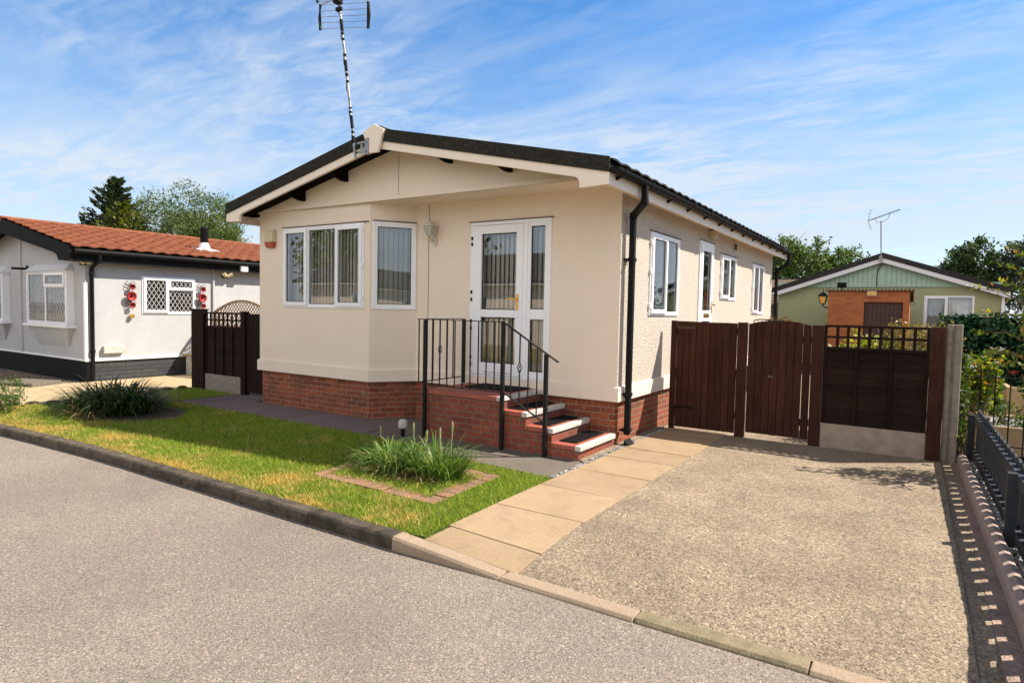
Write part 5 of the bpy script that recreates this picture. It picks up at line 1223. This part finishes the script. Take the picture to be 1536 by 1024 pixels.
for (bx0, bx1) in ((-13.62, -11.68), (-16.94, -15.0)):
    bw = bx1 - bx0
    wf = window(WH, (bx0, wy0 - .13, 1.12), X, NY, bw, 1.13, [(.05, bw * .48, .04, 1.09, 0), (bw * .48, bw - .05, .04, .80, 0), (bw * .48, bw - .05, .80, 1.09, 1)], blind='net', diamond=.13)
    m_ = MB((bx0, wy0, 1.12), X, NY); m_.box(-.02, .0, 0, .14, 0, 1.13); m_.box(bw, bw + .02, 0, .14, 0, 1.13); m_.box(-.10, bw + .10, 0, .20, -.055, -.002); m_.build('bow_surround', M['upvc'], wf)
    m_ = MB((bx0, wy0, 2.25), X, NY); m_.add([(-.08, 0, 0), (bw + .08, 0, 0), (bw + .08, .2, 0), (-.08, .2, 0), (.12, 0, .16), (bw - .12, 0, .16)], [(0, 1, 2, 3), (0, 1, 5, 4), (2, 3, 4, 5), (1, 2, 5), (0, 3, 4)]); m_.build('bow_canopy', M['leadgrey'], wf)
    m_ = MB((bx0, wy0, 1.06), X, NY); m_.add([(.0, 0, 0), (bw, 0, 0), (bw, .14, 0), (.0, .14, 0), (.25, 0, -.42), (bw - .25, 0, -.42)], [(0, 1, 2, 3), (0, 1, 5, 4), (2, 3, 4, 5), (1, 2, 5), (0, 3, 4)]); m_.build('bow_underside', M['whitewall'], wf)
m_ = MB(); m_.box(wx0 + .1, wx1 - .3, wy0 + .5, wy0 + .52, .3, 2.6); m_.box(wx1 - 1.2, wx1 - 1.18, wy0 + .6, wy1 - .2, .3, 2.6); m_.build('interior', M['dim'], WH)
MB().box(wx1, wx1 + .05, 1.62, 1.66, .5, 2.42).build('corner_bead', M['whitewall'], WH)
fv = empty('flue_pipe', (-12.0, 1.93, 2.93), 'black ribbed flue pipe on white flashing on the red tiled roof', 'flue')
MB((-12.0, 1.93, 2.96)).lathe([(.085, .10), (.085, .2)] + [p for i in range(6) for p in ((.10, .21 + i * .055), (.10, .235 + i * .055), (.085, .24 + i * .055), (.085, .26 + i * .055))] + [(.06, .56)], n=16).build('pipe', M['black'], fv)
m_ = MB((-12.0, 1.93, 2.96)); m_.lathe([(.16, .0), (.12, .10), (.09, .17)], n=16); m_.add([(-.2, -.22, .034), (.22, -.22, -.058), (.22, .3, -.058), (-.2, .3, .034), (-.2, -.22, .06), (.22, -.22, -.032), (.22, .3, -.032), (-.2, .3, .06)], [(0, 3, 2, 1), (4, 5, 6, 7), (0, 1, 5, 4), (1, 2, 6, 5), (2, 3, 7, 6), (3, 0, 4, 7)]); m_.build('flashing', M['leadgrey'], fv)
def poppies(label, y, bee):
    e = empty('poppy_wall_art', (wx1 + .03, y, 1.75), label, 'wall art'); m_ = MB((wx1 + .03, y, 1.75), Y, X)
    m_.tube([(0, 0, -.26), (.03, .0, -.1), (-.02, .0, .1), (.0, .0, .28)], .008, 5)
    for s_ in (-1, 1):
        for z in (-.2, .2, .27, -.13): m_.tube([(0, .0, z), (.07 * s_, .01, z + .05), (.10 * s_, .01, z - .01), (.07 * s_, .01, z - .03)], .006, 5)
    m_.build('stem', M['black'], e)
    for (a, z, r) in ((.02, .20, .062), (.0, .0, .105), (.02, -.19, .062)):
        q = MB((wx1 + .05, y + a, 1.75 + z), Y, Vector((0, 0, 1)), X); q.lathe([(.001, .0), (r * .45, .012), (r * .8, .05), (r, .045), (r * .85, .065), (r * .45, .03), (.001, .02)], n=14); q.build('poppy', M['petal_red'], e)
        q = MB((wx1 + .07, y + a, 1.75 + z), Y, Vector((0, 0, 1)), X); q.lathe([(.001, .0), (r * .25, .0), (r * .2, .02), (.001, .025)], n=10); q.build('poppy_centre', M['void'], e)
    if bee:
        q = MB((wx1 + .05, y + .02, 1.33)); q.lathe([(.001, -.05), (.045, -.03), (.055, 0), (.045, .03), (.001, .05)], n=12); q.build('bee', M['brass'], e)
poppies('red metal poppy wall art left of the lattice window on the white bungalow', -.25, True)
poppies('red metal poppy wall art right of the lattice window on the white bungalow', 1.33, False)
def twin_spot(label, O, u, n):
    e = empty('spotlight', O, label, 'light'); m_ = MB(O, u, n); m_.box(-.05, .05, 0, .06, -.05, .05); m_.tube([(0, .05, 0), (0, .12, .0)], .02, 6); m_.build('bracket', M['black'], e)
    for s_ in (-1, 1):
        q = MB(O, u, n); q.tube([(.02 * s_, .12, 0), (.12 * s_, .17, .06)], .05, 10); q.build('lamp_head', M['alarm_y'], e)
twin_spot('twin spotlight under the eaves right of the lattice window', (wx1, 1.92, 2.30), Y, X)
twin_spot('twin spotlight at the front corner under the black eaves of the white bungalow', (wx1 + .0, wy0 - .05, 2.40), Y, X)
box_thing('junction_box', 'small white box on the black eaves board of the white bungalow', 'box', (wex - .02, 2.30, 2.42), Y, X, [('body', (-.09, .09, .0, .07, 0, .15), M['upvc'])])
box_thing('meter_box', 'small white vent box low on the white bungalow side wall', 'box', (wx1, -.60, .55), Y, X, [('body', (-.20, .20, .0, .09, 0, .15), M['upvc_old'])])
box_thing('lamp_bracket', 'black bracket arm beside the pilaster on the white bungalow front', 'bracket', (-13.95, wy0, 2.30), X, NY, [('arm', (-.02, .02, 0, .3, 0, .05), M['black']), ('plate', (-.05, .05, .0, .02, -.08, .1), M['black'])])
ks = empty('storage_box', (-11.0, 1.05, 0), 'low white storage box with timber lid at the foot of the white bungalow wall', 'box')
MB().box(-11.13, -10.7, .95, 1.4, -.02, .42).build('box_body', M['upvc_old'], ks, bevel=.005); MB().box(-11.14, -10.66, .86, 1.45, .425, .46).build('lid', M['trelliswood'], ks, bevel=.005)
# ground on the left
struct('side_drive', MB().prism([(-11.16, 8), (-11.16, -1.2), (-12.3, -3.6), (-12.4, -4.5), (-8.9, -4.0), (-8.75, -3.3), (-8.42, -2.65), (-8.80, -.28), (-8.5, 8)], -.12, -.022, 'ab'), M['yardconc'])
struct('gravel_front', MB().prism([(-30, -1.13), (-11.17, -1.13), (-12.3, -3.6), (-12.4, -4.4), (-30, -7.5)], -.12, -.03, 'ab'), M['tarmac'])
stones('tan_gravel', 1500, lambda: (RNG.uniform(-14.5, -11.3), RNG.uniform(-3.0, -1.25)), -.028, .012, .026, M['tanstone'], .015)
st = lbl('stone_slab', 'mossy grey stone slab lying in gravel before the white bungalow', 'slab', (-11.55, -2.0, 0)); MB((-11.55, -2.0, 0), (.92, .38, 0), (-.38, .92, 0)).box(-.48, .48, -.32, .32, -.03, .05).build('slab', M['tarmac'], st, bevel=.015)
se = lbl('lawn_edging', 'row of low scalloped edging stones between lawn and yellowish drive', 'edging', (-8.7, -1.5, 0)); m_ = MB()
pathp = [(-8.82, -.30), (-8.74, -.9), (-8.58, -1.7), (-8.45, -2.6), (-8.75, -3.3), (-8.85, -3.9)]
for (x0, y0), (x1, y1) in zip(pathp[:-1], pathp[1:]):
    L_ = math.hypot(x1 - x0, y1 - y0); k = max(1, int(L_ / .21)); d = Vector((x1 - x0, y1 - y0, 0)).normalized()
    for i in range(k):
        c = Vector((x0, y0, 0)) + d * L_ * (i + .5) / k; m_.frame(c, d, Vector((-d.y, d.x, 0))); m_.prism([(-.1, -.1), (.1, -.1), (.1, .0)] + [(.1 * math.cos(a), .0 + .045 * math.sin(a)) for a in np.linspace(.3, math.pi - .3, 7)] + [(-.1, .0)], -.025, .025, 'ac')
m_.build('stones', M['kerb'], se, bevel=.006)
shrub('low_shrub', (-8.25, -3.5, 0), [(-8.35, -3.45, .22, .42, .32, .26), (-8.0, -3.55, .16, .25, .22, .18)], 2400, .036, M['leaf_mid'], 'small rounded green shrub at the far left edge of the lawn', 'shrub', 8, 40, .25)
# left fence
FYL = -.20
g = lbl('fence_post', 'thick dark fence post at the left end of the short dark fence', 'post', (-8.58, FYL, 0)); m_ = MB(); m_.box(-8.82, -8.62, FYL - .05, FYL + .05, -.05, 1.50); m_.box(-8.60, -8.40, FYL - .06, FYL + .04, -.05, 1.50); m_.box(-8.84, -8.38, FYL - .07, FYL + .06, 1.50, 1.525); m_.build('timber', M['wood_old'], g, bevel=.005)
g = lbl('trellis_fence', 'short dark fence panel with small trellis top left of the home', 'fence', (-7.8, FYL, 0)); trellis_panel(g, (-8.39, FYL, 0), X, NY, 1.15, .30, 1.17, 1.19, 1.47, 8, (.25, .5, .75), .022, M['wood_old'])
g = lbl('gravel_board', 'pale concrete gravel board under the short dark fence panel', 'concrete board', (-7.8, FYL, 0)); MB().box(-8.39, -7.24, FYL - .03, FYL + .03, -.05, .295).build('slab', M['conc_post'], g, bevel=.006)
g = lbl('board_gate', 'narrow dark side gate closing the gap against the home left wall', 'gate', (-6.8, FYL, 0)); m_ = MB(); m_.box(-7.23, -7.10, FYL - .055, FYL + .045, -.05, 1.50); board_row(m_, -7.09, -6.29, 8, FYL - .02, FYL + .01, .05, lambda x: 1.46); m_.build('boards', M['wood_old'], g, bevel=.003)
g = lbl('arched_trellis', 'tan arched lattice trellis panel standing behind the short dark fence', 'trellis', (-9.7, 1.5, 0)); m_ = MB((-10.85, 1.5, 0), X, NY)
atop = lambda x: 1.44 + .26 * math.sin(math.pi * min(max(x / 2.1, 0), 1))
xs = np.linspace(0, 2.1, 22)
for a, b in zip(xs[:-1], xs[1:]): m_.bar((a, 0, atop(a)), (b, 0, atop(b)), .04, .045)
m_.box(-.03, .03, -.03, .03, 0, 1.44); m_.box(2.07, 2.13, -.03, .03, 0, 1.44); m_.box(.03, 2.07, -.02, .02, 1.10, 1.14); m_.box(.03, 2.07, -.012, .012, .1, 1.10)
m_.build('frame', M['trelliswood'], g)
m_ = MB((-10.85, 1.5, 0), X, NY)
for s_ in (1, -1):
    for t in np.arange(-.6, 2.7, .105):
        seg = []
        for q in np.linspace(0, .62, 32):
            x, z = t + s_ * q, 1.14 + q
            if .02 < x < 2.08 and z < atop(x) - .01: seg.append((x, .006 * s_, z))
        if len(seg) > 2: m_.bar(seg[0], seg[-1], .008, .022)
m_.build('lattice', M['trelliswood'], g)

# ================================================================== TREES
conifer('conifer_tree', (-42.4, 14, -.1), 9.9, 4.3, 13000, M['needle'], 'tall dark conifer, tallest tree behind the red tiled roof', .45, 110, .42)
conifer('conifer_tree', (-37.6, 12.2, -.1), 7.6, 3.4, 9000, M['needle_gold'], 'shorter yellow green conifer beside the tall dark one behind the red roof', .55, 90, .36)
tree('broadleaf_tree', (-35, 15, -.1), [(-37.8, 14.5, 6.4, 2.0, 2, 1.9), (-35.0, 15, 7.0, 2.2, 2.2, 1.7), (-33.0, 15, 6.2, 1.9, 2, 1.8), (-35, 14.6, 4.2, 3.6, 2.6, 1.8), (-32.4, 15, 4.4, 1.6, 2, 1.6)], 26000, .19, M['leaf_willow'], 'wide pale green feathery tree between the yellow conifer and the flue pipe', r=.35, clumps=90, fill=.12, cs=.32, asp=.35)
tree('broadleaf_tree', (-30.4, 14, -.1), [(-30.5, 14, 5.7, 1.2, 1.2, 1.2), (-29.8, 14, 4.3, 1.3, 1.2, 1.3), (-30.9, 14, 4.0, 1.2, 1.2, 1.3)], 8000, .17, M['leaf_willow'], 'small pale green tree just right of the flue pipe, nearest the main home', r=.16, clumps=60, fill=.12, cs=.32, asp=.38)
tree('broadleaf_tree', (-3.2, 32, -.1), [(-3.5, 32, 5.0, 1.35, 1.3, 1.25), (-4.6, 32, 4.4, 1.1, 1.2, 1.3), (-2.2, 32, 4.5, 1.25, 1.2, 1.15), (-3.2, 31.5, 3.2, 2.4, 1.6, 1.6), (-3.4, 31.6, 1.7, 2.6, 1.6, 1.4)], 15000, .21, M['leaf_mid'], 'tall rounded green tree directly behind the back corner of the main home', r=.25, clumps=80, fill=.2, cs=.33)
tree('broadleaf_tree', (-.7, 33, -.1), [(-.6, 33, 4.55, 1.05, 1.1, .85), (-1.4, 33, 3.9, 1.0, 1, 1.0), (.3, 33, 3.9, .95, 1, .9), (-.6, 33, 2.6, 1.8, 1.4, 1.5)], 9000, .18, M['leaf_mid'], 'lower rounded tree above the left roof slope of the green bungalow', r=.2, clumps=70, fill=.2, cs=.3)
conifer('conifer_tree', (-2.45, 36, -.1), 6.5, 1.0, 2600, M['leaf_dark'], 'narrow dark conifer tip poking up between the two rounded trees', .5, 60, .2)
tree('broadleaf_tree', (4.9, 33, -.1), [(4.55, 33, 4.3, .75, .9, .85), (5.4, 33, 4.7, .85, .9, 1.0), (5.9, 33, 3.8, .9, 1, 1.0), (5.0, 33, 3.0, 1.7, 1.3, 1.3)], 7500, .22, M['leaf_dark'], 'dark green ragged tree above the right roof slope of the green bungalow', r=.2, clumps=60, fill=.15, cs=.33)
tree('broadleaf_tree', (7.8, 33, -.1), [(7.0, 33, 4.5, 1.0, 1, 1.0), (8.4, 33, 4.9, 1.3, 1.2, 1.2), (7.8, 33, 3.2, 1.9, 1.5, 1.4)], 8000, .2, M['leaf_blue'], 'grey green tree at the right edge beyond the green bungalow', r=.2, clumps=70, fill=.15, cs=.3)
shrub('dark_hedge', (7.3, 19, 0), [(6.7, 19, 1.2, 1.0, .8, 1.3), (8.3, 19, 1.3, 1.2, .8, 1.4)], 3500, .14, M['leaf_dark'], 'dark hedge to the right of the green bungalow behind the rose shoots', 'hedge', 6)
shrub('dark_hedge', (-1.6, 20, 0), [(-1.7, 20.5, 1.0, .5, .5, 1.4)], 1800, .13, M['leaf_dark'], 'dark hedge in the narrow gap between main home and green bungalow', 'hedge', 6)

# ================================================================== ACROSS THE ROAD (seen only as reflections in the glass)
OH = empty('opposite_bungalow', (-14, -18, 0), 'cream bungalow with dark roof across the road, seen as a reflection in the windows', 'house')
m_ = MB((-6, -15.6, 0), NX, Y); wall_grid(m_, 0, 18, 0, 2.65, [(2, 3.2, 1.0, 2.2), (7, 9, 1.0, 2.2), (13, 14.4, 1.0, 2.2)]); m_.frame(); m_.box(-24, -6, -21.6, -21.5, 0, 2.65); m_.box(-24, -23.9, -21.5, -15.6, 0, 2.65); m_.box(-6.1, -6, -21.5, -15.6, 0, 2.65); m_.build('wall', M['render'], OH)
for a, w2 in ((2, 1.2), (7, 2.0), (13, 1.4)): window(OH, (-6 - a, -15.6, 1.0), NX, Y, w2, 1.2, [(.03, w2 / 2, .03, 1.17, 0), (w2 / 2, w2 - .03, .03, 1.17, 1)], blind='net')
MB().box(-24.4, -5.6, -15.30, -15.26, 2.66, 2.86).build('fascia_board', M['fasciawhite'], OH)
MB().prism([(-15.25, 2.86), (-18.55, 4.3), (-21.85, 2.86), (-21.85, 2.72), (-15.25, 2.72)], -24.4, -5.6, 'bc').build('roof', M['tile_dark'], OH)
tree('roadside_tree', (-30, -27, -.1), [(-30, -27, 6, 4, 3, 3), (-25, -28, 5, 3, 3, 2.5), (-35, -27, 5, 3, 3, 2.6)], 7000, .5, M['leaf_mid'], 'broad tree across the road, seen as a green reflection in the bay window', r=.3, clumps=60)
copy_ = copy_tree(OH, (42, 0, 0)); copy_['label'] = 'cream bungalow across the road further right, seen reflected in the angled bay pane'
for o_ in (OH, copy_): o_['group'] = 'bungalows across the road'
struct('far_verge', MB().box(-80, 80, -40, -10.2, -.155, .0), M['turf'])
